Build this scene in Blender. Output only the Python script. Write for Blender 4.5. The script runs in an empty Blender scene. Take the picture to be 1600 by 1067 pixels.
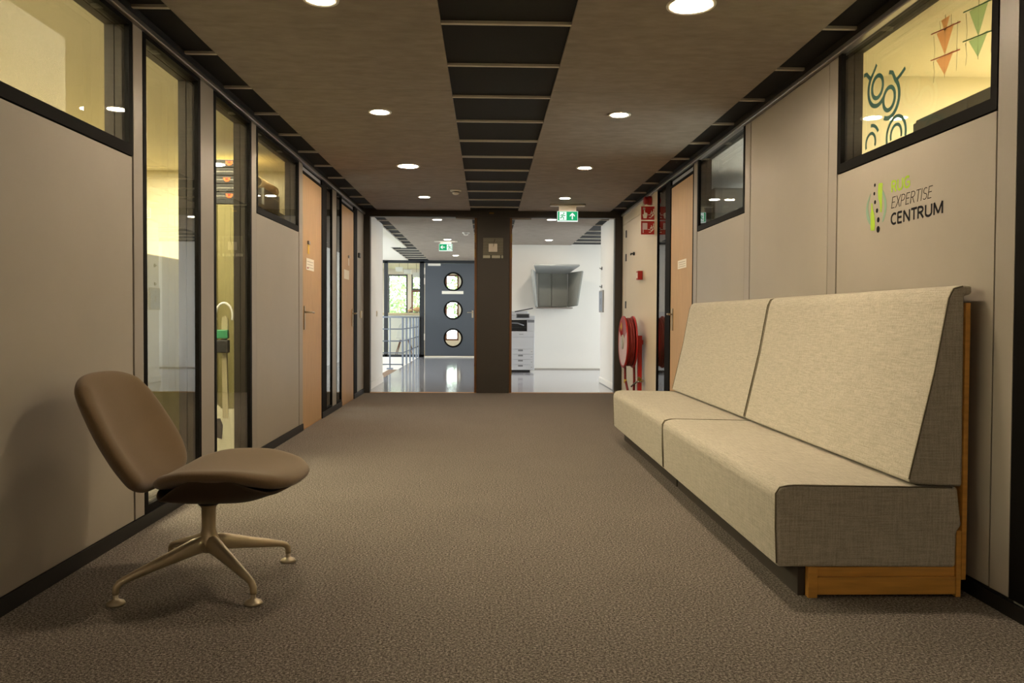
import bpy, bmesh, math, random
from mathutils import Vector, Matrix
random.seed(7)
PI = math.pi
SC = bpy.context.scene
COL = SC.collection

# ------------------------------------------------------------------ camera
def make_camera():
    yaw, pitch, roll = .025, .0221, .005
    fw = Vector((math.sin(yaw)*math.cos(pitch), math.cos(yaw)*math.cos(pitch), -math.sin(pitch)))
    r0 = Vector((math.cos(yaw), -math.sin(yaw), 0)); u0 = r0.cross(fw)
    r = r0*math.cos(roll) + u0*math.sin(roll); u = u0*math.cos(roll) - r0*math.sin(roll)
    cd = bpy.data.cameras.new('camera'); cam = bpy.data.objects.new('camera', cd); COL.objects.link(cam)
    cam.matrix_world = Matrix(((r.x, u.x, -fw.x, 0), (r.y, u.y, -fw.y, 0), (r.z, u.z, -fw.z, 1.0), (0, 0, 0, 1)))
    cd.sensor_width = 36; cd.lens = 1220*36/1600
    cd.shift_x = (800-791.78)/1600; cd.shift_y = (522.42-533.5)/1600
    cd.clip_start = .02; cd.clip_end = 200
    SC.camera = cam
make_camera()

# ------------------------------------------------------------------ world, exposure
W = bpy.data.worlds.new('overcast_sky'); SC.world = W; W.use_nodes = True
bgn = W.node_tree.nodes['Background']; bgn.inputs[0].default_value = (.93, .96, 1.0, 1); bgn.inputs[1].default_value = 9.0
SC.view_settings.view_transform = 'Standard'; SC.view_settings.look = 'None'
SC.view_settings.gamma = 1; SC.view_settings.use_curve_mapping = False
SC.view_settings.exposure = 0.0
LAMP_W = 310.0                      # radiance of the downlight diffusers
LAMP_COL = (1.0, .80, .565)
HALL_COL = (1.0, .88, .72)
ROOM_COL = (1.0, .88, .64)

def area_light(name, loc, rot, sx, sy, power, col, spread=PI, shape='RECTANGLE', parent=None):
    l = bpy.data.lights.new(name, 'AREA'); l.shape = shape; l.size = sx; l.size_y = sy
    l.energy = power; l.color = col; l.spread = spread
    o = bpy.data.objects.new(name, l); COL.objects.link(o); o.location = loc; o.rotation_euler = rot
    if parent: o.parent = parent
    return o
def portal(loc, rot, sx, sy):
    o = area_light('window_portal', loc, rot, sx, sy, 1, (1, 1, 1)); o.data.cycles.is_portal = True
portal((4.62, 13.5, 1.3), (0, PI/2, 0), 2.2, 2.6)
portal((-4.62, 15.8, 1.2), (0, -PI/2, 0), 2.3, 6.8)
portal((-4.62, 9.0, 1.4), (0, -PI/2, 0), 1.6, 2.0)
portal((4.62, 7.35, 1.3), (0, PI/2, 0), 2.0, 4.9)

# ------------------------------------------------------------------ materials
def lin(h):
    h = h.lstrip('#'); c = [int(h[i:i+2], 16)/255 for i in (0, 2, 4)]
    return tuple(x/12.92 if x <= .04045 else ((x+.055)/1.055)**2.4 for x in c) + (1,)
def mat(name, col, rough=.6, metal=0., spec=.5, noise=0., nscale=20., bump=0., bscale=200., stretch=(1, 1, 1), emit=0., coat=0., sheen=0.):
    m = bpy.data.materials.new(name); m.use_nodes = True
    nt = m.node_tree; b = nt.nodes['Principled BSDF']
    c = lin(col) if isinstance(col, str) else tuple(col)+(1,)
    b.inputs['Base Color'].default_value = c; b.inputs['Roughness'].default_value = rough
    b.inputs['Metallic'].default_value = metal; b.inputs['Specular IOR Level'].default_value = spec
    if coat: b.inputs['Coat Weight'].default_value = coat
    if sheen: b.inputs['Sheen Weight'].default_value = sheen
    if emit: b.inputs['Emission Color'].default_value = c; b.inputs['Emission Strength'].default_value = emit
    if noise or bump:
        tc = nt.nodes.new('ShaderNodeTexCoord'); mp = nt.nodes.new('ShaderNodeMapping'); mp.inputs['Scale'].default_value = stretch
        nt.links.new(tc.outputs['Object'], mp.inputs[0])
    if noise:
        n = nt.nodes.new('ShaderNodeTexNoise'); n.inputs['Scale'].default_value = nscale; n.inputs['Detail'].default_value = 6
        nt.links.new(mp.outputs[0], n.inputs['Vector'])
        r = nt.nodes.new('ShaderNodeValToRGB')
        r.color_ramp.elements[0].position = .3; r.color_ramp.elements[1].position = .7
        r.color_ramp.elements[0].color = tuple(max(0, x*(1-noise)) for x in c[:3])+(1,)
        r.color_ramp.elements[1].color = tuple(min(1, x*(1+noise)) for x in c[:3])+(1,)
        nt.links.new(n.outputs['Fac'], r.inputs[0]); nt.links.new(r.outputs[0], b.inputs['Base Color'])
    if bump:
        n2 = nt.nodes.new('ShaderNodeTexNoise'); n2.inputs['Scale'].default_value = bscale; n2.inputs['Detail'].default_value = 3
        nt.links.new(mp.outputs[0], n2.inputs['Vector'])
        bp = nt.nodes.new('ShaderNodeBump'); bp.inputs['Strength'].default_value = bump; bp.inputs['Distance'].default_value = .004
        nt.links.new(n2.outputs['Fac'], bp.inputs['Height']); nt.links.new(bp.outputs[0], b.inputs['Normal'])
    return m
def emission(name, col, s):
    m = bpy.data.materials.new(name); m.use_nodes = True; nt = m.node_tree; nt.nodes.clear()
    e = nt.nodes.new('ShaderNodeEmission'); e.inputs[0].default_value = tuple(col)+(1,); e.inputs[1].default_value = s
    o = nt.nodes.new('ShaderNodeOutputMaterial'); nt.links.new(e.outputs[0], o.inputs[0]); return m
def glass(name, tint=(.955, .96, .94), ior=1.5, rough=.0):
    m = bpy.data.materials.new(name); m.use_nodes = True; nt = m.node_tree; nt.nodes.clear()
    t = nt.nodes.new('ShaderNodeBsdfTransparent'); t.inputs[0].default_value = tuple(tint)+(1,)
    g = nt.nodes.new('ShaderNodeBsdfGlossy'); g.inputs['Roughness'].default_value = rough
    f = nt.nodes.new('ShaderNodeFresnel'); f.inputs[0].default_value = ior
    x = nt.nodes.new('ShaderNodeMixShader'); o = nt.nodes.new('ShaderNodeOutputMaterial')
    ge = nt.nodes.new('ShaderNodeNewGeometry'); iv = nt.nodes.new('ShaderNodeMath'); iv.operation = 'SUBTRACT'; iv.inputs[0].default_value = 1
    mu = nt.nodes.new('ShaderNodeMath'); mu.operation = 'MULTIPLY'          # reflect once, on the face turned to the viewer
    nt.links.new(ge.outputs['Backfacing'], iv.inputs[1]); nt.links.new(f.outputs[0], mu.inputs[0]); nt.links.new(iv.outputs[0], mu.inputs[1])
    a1 = nt.nodes.new('ShaderNodeMath'); a1.operation = 'ADD'; a1.inputs[1].default_value = 1      # two surfaces of a pane: 2R/(1+R)
    a2 = nt.nodes.new('ShaderNodeMath'); a2.operation = 'DIVIDE'; a3 = nt.nodes.new('ShaderNodeMath'); a3.operation = 'MULTIPLY'; a3.inputs[1].default_value = 2
    nt.links.new(mu.outputs[0], a1.inputs[0]); nt.links.new(mu.outputs[0], a3.inputs[0]); nt.links.new(a3.outputs[0], a2.inputs[0]); nt.links.new(a1.outputs[0], a2.inputs[1])
    nt.links.new(a2.outputs[0], x.inputs[0]); nt.links.new(t.outputs[0], x.inputs[1]); nt.links.new(g.outputs[0], x.inputs[2])
    nt.links.new(x.outputs[0], o.inputs[0]); return m
def cloth(name, col):
    m = bpy.data.materials.new(name); m.use_nodes = True; nt = m.node_tree; nt.nodes.clear()
    d = nt.nodes.new('ShaderNodeBsdfDiffuse'); t = nt.nodes.new('ShaderNodeBsdfTranslucent'); x = nt.nodes.new('ShaderNodeMixShader'); o = nt.nodes.new('ShaderNodeOutputMaterial')
    for q in (d, t): q.inputs[0].default_value = lin(col)
    x.inputs[0].default_value = .6
    nt.links.new(d.outputs[0], x.inputs[1]); nt.links.new(t.outputs[0], x.inputs[2]); nt.links.new(x.outputs[0], o.inputs[0]); return m
def weave(name, ca, cb, s=260., rough=.85):
    """linen: two crossed families of stretched noise"""
    m = bpy.data.materials.new(name); m.use_nodes = True; nt = m.node_tree; b = nt.nodes['Principled BSDF']
    b.inputs['Roughness'].default_value = rough; b.inputs['Specular IOR Level'].default_value = .2; b.inputs['Sheen Weight'].default_value = .15
    tc = nt.nodes.new('ShaderNodeTexCoord'); fs = []
    for st in ((.05, 1, 1), (1, .05, 1), (1, 1, .05)):
        mp = nt.nodes.new('ShaderNodeMapping'); mp.inputs['Scale'].default_value = st
        n = nt.nodes.new('ShaderNodeTexNoise'); n.inputs['Scale'].default_value = s; n.inputs['Detail'].default_value = 4
        nt.links.new(tc.outputs['Object'], mp.inputs[0]); nt.links.new(mp.outputs[0], n.inputs['Vector']); fs.append(n)
    ad = nt.nodes.new('ShaderNodeMath'); ad.operation = 'ADD'
    nt.links.new(fs[0].outputs['Fac'], ad.inputs[0]); nt.links.new(fs[1].outputs['Fac'], ad.inputs[1])
    ae = nt.nodes.new('ShaderNodeMath'); ae.operation = 'ADD'; nt.links.new(ad.outputs[0], ae.inputs[0]); nt.links.new(fs[2].outputs['Fac'], ae.inputs[1])
    hf = nt.nodes.new('ShaderNodeMath'); hf.operation = 'MULTIPLY'; hf.inputs[1].default_value = 1/3; nt.links.new(ae.outputs[0], hf.inputs[0])
    r = nt.nodes.new('ShaderNodeValToRGB'); r.color_ramp.elements[0].position = .40; r.color_ramp.elements[1].position = .60
    r.color_ramp.elements[0].color = lin(ca); r.color_ramp.elements[1].color = lin(cb)
    nt.links.new(hf.outputs[0], r.inputs[0]); nt.links.new(r.outputs[0], b.inputs['Base Color'])
    bp = nt.nodes.new('ShaderNodeBump'); bp.inputs['Strength'].default_value = .25; bp.inputs['Distance'].default_value = .002
    nt.links.new(hf.outputs[0], bp.inputs['Height']); nt.links.new(bp.outputs[0], b.inputs['Normal'])
    return m
def carpet_mat():
    m = bpy.data.materials.new('carpet'); m.use_nodes = True; nt = m.node_tree; b = nt.nodes['Principled BSDF']
    b.inputs['Roughness'].default_value = .95; b.inputs['Specular IOR Level'].default_value = .1
    tc = nt.nodes.new('ShaderNodeTexCoord')
    n = nt.nodes.new('ShaderNodeTexNoise'); n.inputs['Scale'].default_value = 125; n.inputs['Detail'].default_value = 5; n.inputs['Roughness'].default_value = .85
    n3 = nt.nodes.new('ShaderNodeTexNoise'); n3.inputs['Scale'].default_value = 2.2; n3.inputs['Detail'].default_value = 3
    v = nt.nodes.new('ShaderNodeTexVoronoi'); v.inputs['Scale'].default_value = 260
    for q in (n, n3, v): nt.links.new(tc.outputs['Object'], q.inputs['Vector'])
    r = nt.nodes.new('ShaderNodeValToRGB'); e = r.color_ramp.elements
    e[0].position = .37; e[0].color = lin('#2c2824'); e[1].position = .63; e[1].color = lin('#b9b0a6')
    k = e.new(.5); k.color = lin('#726a61')
    nt.links.new(n.outputs['Fac'], r.inputs[0])
    mx = nt.nodes.new('ShaderNodeMix'); mx.data_type = 'RGBA'; mx.blend_type = 'MULTIPLY'; mx.inputs[0].default_value = .18
    nt.links.new(r.outputs[0], mx.inputs[6]); nt.links.new(n3.outputs['Fac'], mx.inputs[7]); nt.links.new(mx.outputs[2], b.inputs['Base Color'])
    bp = nt.nodes.new('ShaderNodeBump'); bp.inputs['Strength'].default_value = .6; bp.inputs['Distance'].default_value = .004
    nt.links.new(v.outputs['Distance'], bp.inputs['Height']); nt.links.new(bp.outputs[0], b.inputs['Normal'])
    return m

M = dict(
 carpet=carpet_mat(),
 panel=mat('wall_panel_lacquer', '#9e9689', .42, noise=.03, nscale=3, bump=.04, bscale=500),
 post=mat('post_lacquer', '#978f84', .38),
 steel=mat('brushed_aluminium', '#9a948e', .3, .8),
 black=mat('black_frame', '#0e0c0a', .6, spec=.06),
 joint=mat('dark_joint', '#1a140c', .7),
 jamb=mat('brown_jamb', '#2c261b', .6, spec=.25),
 tile=mat('black_ceiling_tile', '#100f0e', .9, noise=.2, nscale=60),
 bar=mat('white_tile_bar', '#c8c0b2', .5),
 board=mat('fibre_cement_board', '#8f8479', .75, noise=.14, nscale=9, bump=.15, bscale=160, stretch=(1, 2.2, 1)),
 slab=mat('concrete', '#55504a', .9),
 baseb=mat('black_baseboard', '#0e0c0a', .5),
 oak=mat('beech_veneer', '#b8956a', .45, noise=.10, nscale=12, stretch=(6, 6, .35)),
 doorbrown=mat('brown_door_edge', '#6b4520', .5),
 frame=mat('dark_brown_metal', '#393530', .45),
 thresh=mat('oak_threshold', '#b58a5c', .5),
 glass=glass('corridor_glass'),
 glass2=glass('clear_glass', (.96, .98, .97), 1.45),
 darkglass=glass('smoked_glass', (.12, .12, .11), 1.6),
 yellow=mat('cream_wall', '#efe6c6', .8),
 white=mat('white_wall', '#e6e2da', .7),
 cream=mat('cream_lacquer', '#ddd0b6', .35),
 lino=mat('polished_grey_floor', '#a6a6ad', .09, spec=.6, noise=.04, nscale=2),
 blue=mat('blue_grey_door', '#4a5058', .45),
 bluefr=mat('anthracite_frame', '#23272b', .45),
 rail=mat('blue_grey_rail', '#8b96a8', .4, .2),
 felt=mat('grey_felt', '#868781', .95, bump=.3, bscale=300),
 felt2=mat('light_grey_felt', '#9a9c99', .95, bump=.3, bscale=300),
 prn=mat('printer_white', '#d3d4d8', .4),
 prnd=mat('printer_dark', '#26272a', .4),
 prng=mat('printer_grey', '#7b7c80', .5),
 red=mat('signal_red', '#a8160f', .4),
 redd=mat('red_hose', '#7c1710', .6),
 pink=mat('pale_label', '#d6bfc2', .5),
 chrome=mat('chrome', '#c9c5bd', .15, 1),
 nickel=mat('satin_nickel', '#b9ad97', .3, 1),
 green=emission('exit_green', (.02, .42, .16), 1.0),
 exwhite=emission('exit_white', (.9, 1, .92), 1.1),
 lamp=emission('lamp_diffuser', LAMP_COL, LAMP_W),
 lamphall=emission('hall_lamp_diffuser', HALL_COL, LAMP_W*.8),
 trimw=mat('white_trim', '#e0dbd0', .4),
 chair=mat('brown_wool', '#6f5c44', .95, spec=.15, noise=.10, nscale=320, bump=.25, bscale=420, sheen=.25),
 chairdark=mat('brown_shell', '#3a2a18', .6),
 champ=mat('champagne_metal', '#b5a688', .33, .55),
 foot=mat('polished_foot', '#b0a48c', .4, .7),
 sofa=weave('beige_linen', '#9f9887', '#c3bcac'),
 sofaseam=mat('seam_thread', '#6f6754', .9),
 pine=mat('pine_wood', '#d29a48', .5, noise=.14, nscale=9, stretch=(.6, 6, 7)),
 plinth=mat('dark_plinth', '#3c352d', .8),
 lime=mat('lime_print', '#9cc31b', .5), teal=mat('teal_print', '#7da18a', .5), ink=mat('ink_print', '#0b0b10', .6, spec=.1),
 thinink=mat('brown_ink', '#1a1510', .6, spec=.1),
 decal=mat('teal_decal', '#1d625f', .5),
 paper=mat('paper', '#e9e4d8', .8), print=mat('grey_print', '#a49c90', .8), tape=mat('yellow_note', '#d9b44a', .7),
 case=mat('black_case', '#2b2a24', .5), orange=mat('orange_label', '#f0722a', .5), casetrim=mat('case_metal', '#8d8a80', .35, .8),
 cabinet=mat('olive_cabinet', '#8f8654', .6), greycab=mat('grey_cabinet', '#6e6b66', .7),
 tube=mat('kraft_tube', '#dcc08a', .8), tubei=mat('kraft_inside', '#7a5a30', .9),
 guitar=mat('cream_guitar', '#d8d2b4', .25, coat=.5), dark=mat('dark_plastic', '#1d1d1b', .5), gtrgreen=mat('green_clip', '#2f8a5a', .5),
 rodred=mat('red_rod', '#b3341f', .6), flago=cloth('orange_cloth', '#f0cda8'), flagg=cloth('green_cloth', '#c9d8b6'), rodg=mat('green_rod', '#2f7048', .6),
 stone=mat('taupe_backing', '#7d7568', .5), neck=mat('pale_neck', '#b3a884', .5), brushed=mat('brushed_steel', '#cdc6ba', .38, .6),
 string=mat('grey_string', '#8b8676', .9),
 stair=mat('brown_stair', '#7b5e44', .5), wood=mat('light_wood', '#d8c29a', .5), brownwood=mat('brown_wood', '#6b3f24', .5),
 leaf=mat('leaf', '#7d9a5a', .7), bark=mat('bark', '#5b4a3a', .9), shellw=mat('white_shell', '#e8e5dd', .4), pumpkin=mat('pale_pumpkin', '#cfa268', .6),
 greyp=mat('grey_panel', '#8f98a6', .4), transom=mat('frosted_transom', '#aeb2ba', .3), lawn=mat('lawn', '#6d8a4c', .9), brass=mat('brass', '#8f7035', .35, .8),
 darkroom=mat('shaded_wall', '#6c6a66', .9), bluewall=mat('pale_blue_wall', '#b9c3cc', .8),
)

# ------------------------------------------------------------------ mesh helpers
def mkobj(name, me, m=None, parent=None):
    o = bpy.data.objects.new(name, me); COL.objects.link(o)
    if m is not None and not me.materials: me.materials.append(M[m] if isinstance(m, str) else m)
    if parent is not None: o.parent = parent
    return o
def finish(bm, name, m, parent=None, smooth=False):
    bmesh.ops.recalc_face_normals(bm, faces=bm.faces)
    me = bpy.data.meshes.new(name); bm.to_mesh(me); bm.free()
    if smooth:
        for p in me.polygons: p.use_smooth = True
    return mkobj(name, me, m, parent)
def box_bm(bm, x0, x1, y0, y1, z0, z1, bev=0., seg=2):
    if x0 > x1: x0, x1 = x1, x0
    if y0 > y1: y0, y1 = y1, y0
    if z0 > z1: z0, z1 = z1, z0
    vs = [bm.verts.new(p) for p in ((x0, y0, z0), (x1, y0, z0), (x1, y1, z0), (x0, y1, z0), (x0, y0, z1), (x1, y0, z1), (x1, y1, z1), (x0, y1, z1))]
    fs = [bm.faces.new([vs[i] for i in f]) for f in ((0, 3, 2, 1), (4, 5, 6, 7), (0, 1, 5, 4), (1, 2, 6, 5), (2, 3, 7, 6), (3, 0, 4, 7))]
    if bev:
        es = list({e for f in fs for e in f.edges}); bmesh.ops.bevel(bm, geom=es, offset=bev, segments=seg, profile=.5, affect='EDGES')
def box(name, x0, x1, y0, y1, z0, z1, m, parent=None, bev=0., seg=2):
    bm = bmesh.new(); box_bm(bm, x0, x1, y0, y1, z0, z1, bev, seg); return finish(bm, name, m, parent)
def boxes(name, lst, m, parent=None, bev=0.):
    bm = bmesh.new()
    for b in lst: box_bm(bm, *b, bev)
    return finish(bm, name, m, parent)
def tube_bm(bm, pts, rad, seg=10, cap=True):
    pts = [Vector(p) for p in pts]; n = len(pts); rs = rad if isinstance(rad, (list, tuple)) else [rad]*n
    rings = []; up = None
    for i, p in enumerate(pts):
        t = (pts[min(i+1, n-1)] - pts[max(i-1, 0)]).normalized()
        if up is None: up = Vector((0, 0, 1)) if abs(t.z) < .9 else Vector((1, 0, 0))
        a = t.cross(up)
        if a.length < 1e-4: a = t.cross(Vector((0, 1, 0)))
        a.normalize(); b = a.cross(t); up = b
        rings.append([bm.verts.new(p + a*math.cos(2*PI*k/seg)*rs[i] + b*math.sin(2*PI*k/seg)*rs[i]) for k in range(seg)])
    for i in range(n-1):
        for k in range(seg):
            bm.faces.new((rings[i][k], rings[i][(k+1) % seg], rings[i+1][(k+1) % seg], rings[i+1][k]))
    if cap: bm.faces.new(rings[0]); bm.faces.new(rings[-1])
def tube(name, pts, rad, m, parent=None, seg=10):
    bm = bmesh.new(); tube_bm(bm, pts, rad, seg); o = finish(bm, name, m, parent, True); return flatcaps(o)
def flatcaps(o):
    for p in o.data.polygons:
        if len(p.vertices) > 5: p.use_smooth = False
    return o
def lathe(name, prof, m, parent=None, loc=(0, 0, 0), axis='Z', seg=24):
    """prof: list of (r, h)"""
    bm = bmesh.new(); rings = []
    def P(r, h, a):
        c, s = r*math.cos(a), r*math.sin(a)
        v = {'Z': (c, s, h), 'X': (h, c, s), 'Y': (c, h, s)}[axis]
        return (v[0]+loc[0], v[1]+loc[1], v[2]+loc[2])
    for r, h in prof: rings.append([bm.verts.new(P(r, h, 2*PI*k/seg)) for k in range(seg)])
    for i in range(len(rings)-1):
        for k in range(seg): bm.faces.new((rings[i][k], rings[i][(k+1) % seg], rings[i+1][(k+1) % seg], rings[i+1][k]))
    for e in (0, -1):
        if prof[e][0] > 1e-5 and prof[0] != prof[-1]: bm.faces.new(rings[e])
    bmesh.ops.remove_doubles(bm, verts=bm.verts, dist=1e-6)
    return flatcaps(finish(bm, name, m, parent, True))
def poly_bm(bm, pts, off):
    """flat polygon (3d pts) extruded by vector off"""
    off = Vector(off); a = [bm.verts.new(p) for p in pts]; b = [bm.verts.new(Vector(p)+off) for p in pts]; n = len(pts)
    bm.faces.new(a); bm.faces.new(b[::-1])
    for i in range(n): bm.faces.new((a[i], a[(i+1) % n], b[(i+1) % n], b[i]))
def poly(name, pts, off, m, parent=None):
    bm = bmesh.new(); poly_bm(bm, pts, off); bm.normal_update(); bmesh.ops.triangulate(bm, faces=[f for f in bm.faces if len(f.verts) > 4]); return finish(bm, name, m, parent)
def ribbon_bm(bm, pts, w, off):
    """2d polyline in 3d plane, ribbon of width w; plane normal = off"""
    pts = [Vector(p) for p in pts]; nrm = Vector(off).normalized(); L, R = [], []
    for i, p in enumerate(pts):
        t = (pts[min(i+1, len(pts)-1)] - pts[max(0, i-1)]).normalized(); s = t.cross(nrm)*(w/2); L.append(p+s); R.append(p-s)
    # one continuous strip with mitred joints
    off = Vector(off); A = [bm.verts.new(p) for p in L]; B = [bm.verts.new(p) for p in R]; C = [bm.verts.new(p+off) for p in L]; Dn = [bm.verts.new(p+off) for p in R]
    for i in range(len(pts)-1):
        for q in ((A[i], A[i+1], B[i+1], B[i]), (C[i], Dn[i], Dn[i+1], C[i+1]), (A[i], C[i], C[i+1], A[i+1]), (B[i], B[i+1], Dn[i+1], Dn[i])): bm.faces.new(q)
    bm.faces.new((A[0], B[0], Dn[0], C[0])); bm.faces.new((A[-1], C[-1], Dn[-1], B[-1]))
def text_mesh(name, s, size, m, parent, mtx, bold=0., shear=0., width=None, spacing=1.):
    cu = bpy.data.curves.new(name, 'FONT'); cu.body = s; cu.size = size; cu.extrude = .0006; cu.offset = bold; cu.shear = shear; cu.space_character = spacing
    to = bpy.data.objects.new(name, cu); COL.objects.link(to); bpy.context.view_layer.update()
    me = bpy.data.meshes.new_from_object(to.evaluated_get(bpy.context.evaluated_depsgraph_get()))
    bpy.data.objects.remove(to); me.name = name
    xs = [v.co.x for v in me.vertices]; ys = [v.co.y for v in me.vertices]; x0, x1, y0, y1 = min(xs), max(xs), min(ys), max(ys)
    sx = width/(x1-x0) if width else 1; sy = size/(y1-y0) if width else 1
    for v in me.vertices: v.co.x = (v.co.x-x0)*sx; v.co.y = (v.co.y-y0)*sy
    me.transform(mtx); me.materials.clear()
    return mkobj(name, me, m, parent)
def tag(o, label, cat, group=None):
    o['label'] = label; o['category'] = cat
    if group: o['group'] = group
    return o
def thing(name, label, cat, loc=(0, 0, 0), group=None):
    o = bpy.data.objects.new(name, None); COL.objects.link(o); o.empty_display_size = .05
    return tag(o, label, cat, group)
def struct(o, label=None):
    o['kind'] = 'structure'
    if label: o['label'] = label
    return o
def sempty(name, label=None):
    o = bpy.data.objects.new(name, None); COL.objects.link(o); o.empty_display_size = .05; return struct(o, label)

# ------------------------------------------------------------------ dimensions
XL, XR, ZC, YE = -1.61, 1.765, 2.388, 10.30
TH = .11                           # partition thickness
YB = -3.5                          # end of the corridor behind the camera

# ------------------------------------------------------------------ floor and ceiling
struct(box('floor', XL-.01, XR+.01, YB, YE-.04, -.10, 0, 'carpet'), 'brown grey flecked loop carpet of the corridor')
struct(box('floor', -1.69, 4.6, YE+.04, 19.38, -.25, 0, 'lino'), 'polished grey floor of the hall beyond the frame')
struct(box('floor', -4.6, XL-.01, YB, YE+1.7, -.10, -.005, 'slab'), 'floor of the rooms behind the left partition')
struct(box('floor', XR+.01, 4.6, YB, YE+.04, -.10, -.005, 'white'), 'floor of the rooms behind the right partition')
struct(box('trim_1', -1.64, XR, YE-.04, YE+.04, -.05, .004, 'thresh'), 'thin oak threshold between carpet and polished floor')
struct(box('floor', -4.6, -1.69, 12, 19.38, -1.9, -1.8, 'white'), 'lower floor under the stairwell')
struct(box('floor', -4.6, 1.0, 19.50, 23.3, -.25, 0, 'wood'), 'pale floor of the lunch room')

ceil = struct(box('ceiling', -4.7, 4.7, YB-.1, 23.4, ZC+.06, ZC+.2, 'slab'), 'corridor ceiling of grey boards and black tile strips')
tile_cache = {}
def ctile(x0, x1, y0, y1):
    key = (round(x1-x0, 3), round(y1-y0, 3))
    if key not in tile_cache:
        bm = bmesh.new(); box_bm(bm, 0, x1-x0, 0, y1-y0, 0, .018); me = bpy.data.meshes.new('ceiling_tile')
        bmesh.ops.recalc_face_normals(bm, faces=bm.faces); bm.to_mesh(me); bm.free(); tile_cache[key] = me
    o = mkobj('ceiling_tile', tile_cache[key], 'tile', ceil); o.location = (x0, y0, ZC+.014)
bar_cache = {}
def cbar(x0, x1, y):
    key = round(x1-x0, 3)
    if key not in bar_cache:
        bm = bmesh.new(); box_bm(bm, 0, x1-x0, -.011, .011, 0, .016); me = bpy.data.meshes.new('tile_bar')
        bmesh.ops.recalc_face_normals(bm, faces=bm.faces); bm.to_mesh(me); bm.free(); bar_cache[key] = me
    o = mkobj('tile_bar', bar_cache[key], 'bar', ceil); o.location = (x0, y, ZC)
def strip(x0, x1, ya, yb, ph, pitch=.62):
    k = math.ceil((ya-ph)/pitch); ys = [ya]
    while ph+k*pitch < yb-.02:
        if ph+k*pitch > ya+.02: ys.append(ph+k*pitch)
        k += 1
    ys.append(yb)
    for a, b in zip(ys[:-1], ys[1:]): ctile(x0, x1, a+.004, b-.004)
    for y in ys[1:-1]: cbar(x0, x1, y)
strip(-.226, .394, YB, YE-.05, 3.74)
strip(XL+.0, -1.445, YB, YE-.05, 3.60)
strip(1.605, XR-.0, YB, YE-.05, 3.74)
LY = [-2.15, -.28, 3.47, 5.35, 7.25, 9.10]  # pairs behind the camera are unseen fill, added to brighten the sofa end
LX = (-.735, .897)
HL = [(-.722, 11.2), (-.722, 14.06), (-.72, 17.7), (.908, 11.1), (1.10, 14.03)]
def board(x0, x1, y0, y1, lights=()):
    o = box('ceiling_board', x0+.001, x1-.001, y0+.002, y1-.002, ZC, ZC+.02, 'board', ceil)
    return o
ysb = [YB, -.4, 2.21, 4.83, 7.43, YE-.05]
for a, b in zip(ysb[:-1], ysb[1:]):
    board(-1.445, -.226, a, b); board(.394, 1.605, a, b)
# hall ceiling
for a, b in ((YE+.04, 12.9), (12.9, 15.0), (15.0, 17.2), (17.2, 19.30)): board(-1.445, -.226, a, b)
strip(-.226, .394, YE+.04, 15.0, 3.74)
for a, b in ((YE+.04, 12.9), (12.9, 15.0)): board(.394, 1.605, a, b)
strip(-1.62, -1.445, YE+.04, 15.75, 3.60, .6)
strip(-1.95, -1.445, 15.75, 19.30, 15.75, .6)
strip(1.605, 3.0, 12.02, 14.98, 12.0, .6)
strip(1.605, 1.735, YE+.04, 12.02, 3.74)
box('ceiling_board', 3.0, 4.6, 12, 15, ZC, ZC+.02, 'white', ceil)
box('ceiling_board', -.226, .1, 15.0, 19.3, ZC, ZC+.02, 'board', ceil)
box('ceiling_trim', -1.735, -1.62, 12.0, 15.75, ZC-.01, ZC+.03, 'trimw', ceil)
box('ceiling_board', -4.6, -1.735, 12.0, 15.75, ZC, ZC+.03, 'white', ceil)
box('ceiling_board', -4.6, -1.95, 15.75, 19.3, ZC, ZC+.03, 'white', ceil)
for (x0, x1, y0, y1, mm) in ((-4.6, XL-.01, YB, 7.75, 'yellow'), (-4.6, XL-.01, 7.75, 12.0, 'white'), (XR+.01, 4.6, YB, 4.55, 'yellow'), (XR+.01, 4.6, 4.55, 12.0, 'white'), (-4.6, 1, 19.42, 23.3, 'white')):
    box('ceiling_board', x0, x1, y0, y1, ZC+.02, ZC+.05, mm, ceil)

# ------------------------------------------------------------------ partitions
wl = sempty('wall_left', 'left partition of grey lacquered panels and posts')
wr = sempty('wall_right', 'right partition of grey lacquered panels and posts')
def P(side, name, y0, y1, z0, z1, m, d0=0., d1=TH, bev=.0, parent=None):
    """a box in a partition: d0 = how far behind the face its front lies (negative: proud)"""
    if side == 'L': return box(name, XL-d0, XL-d1, y0, y1, z0, z1, m, parent if parent is not None else wl, bev)
    return box(name, XR+d0, XR+d1, y0, y1, z0, z1, m, parent if parent is not None else wr, bev)
def panel(side, y0, y1, z0=.062, z1=2.32):
    P(side, 'wall_panel', y0+.004, y1-.004, z0, z1, 'panel', 0, .018, .002)
    P(side, 'panel_core', y0, y1, 0, z1, 'joint', .018, TH)
def post(side, y0, y1, z0=.062):
    P(side, 'post', y0+.003, y1-.003, z0, 2.32, 'post', -.002, .016, .002)
    P(side, 'post_core', y0, y1, 0, 2.32, 'joint', .016, TH)
WN = [0]
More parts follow.
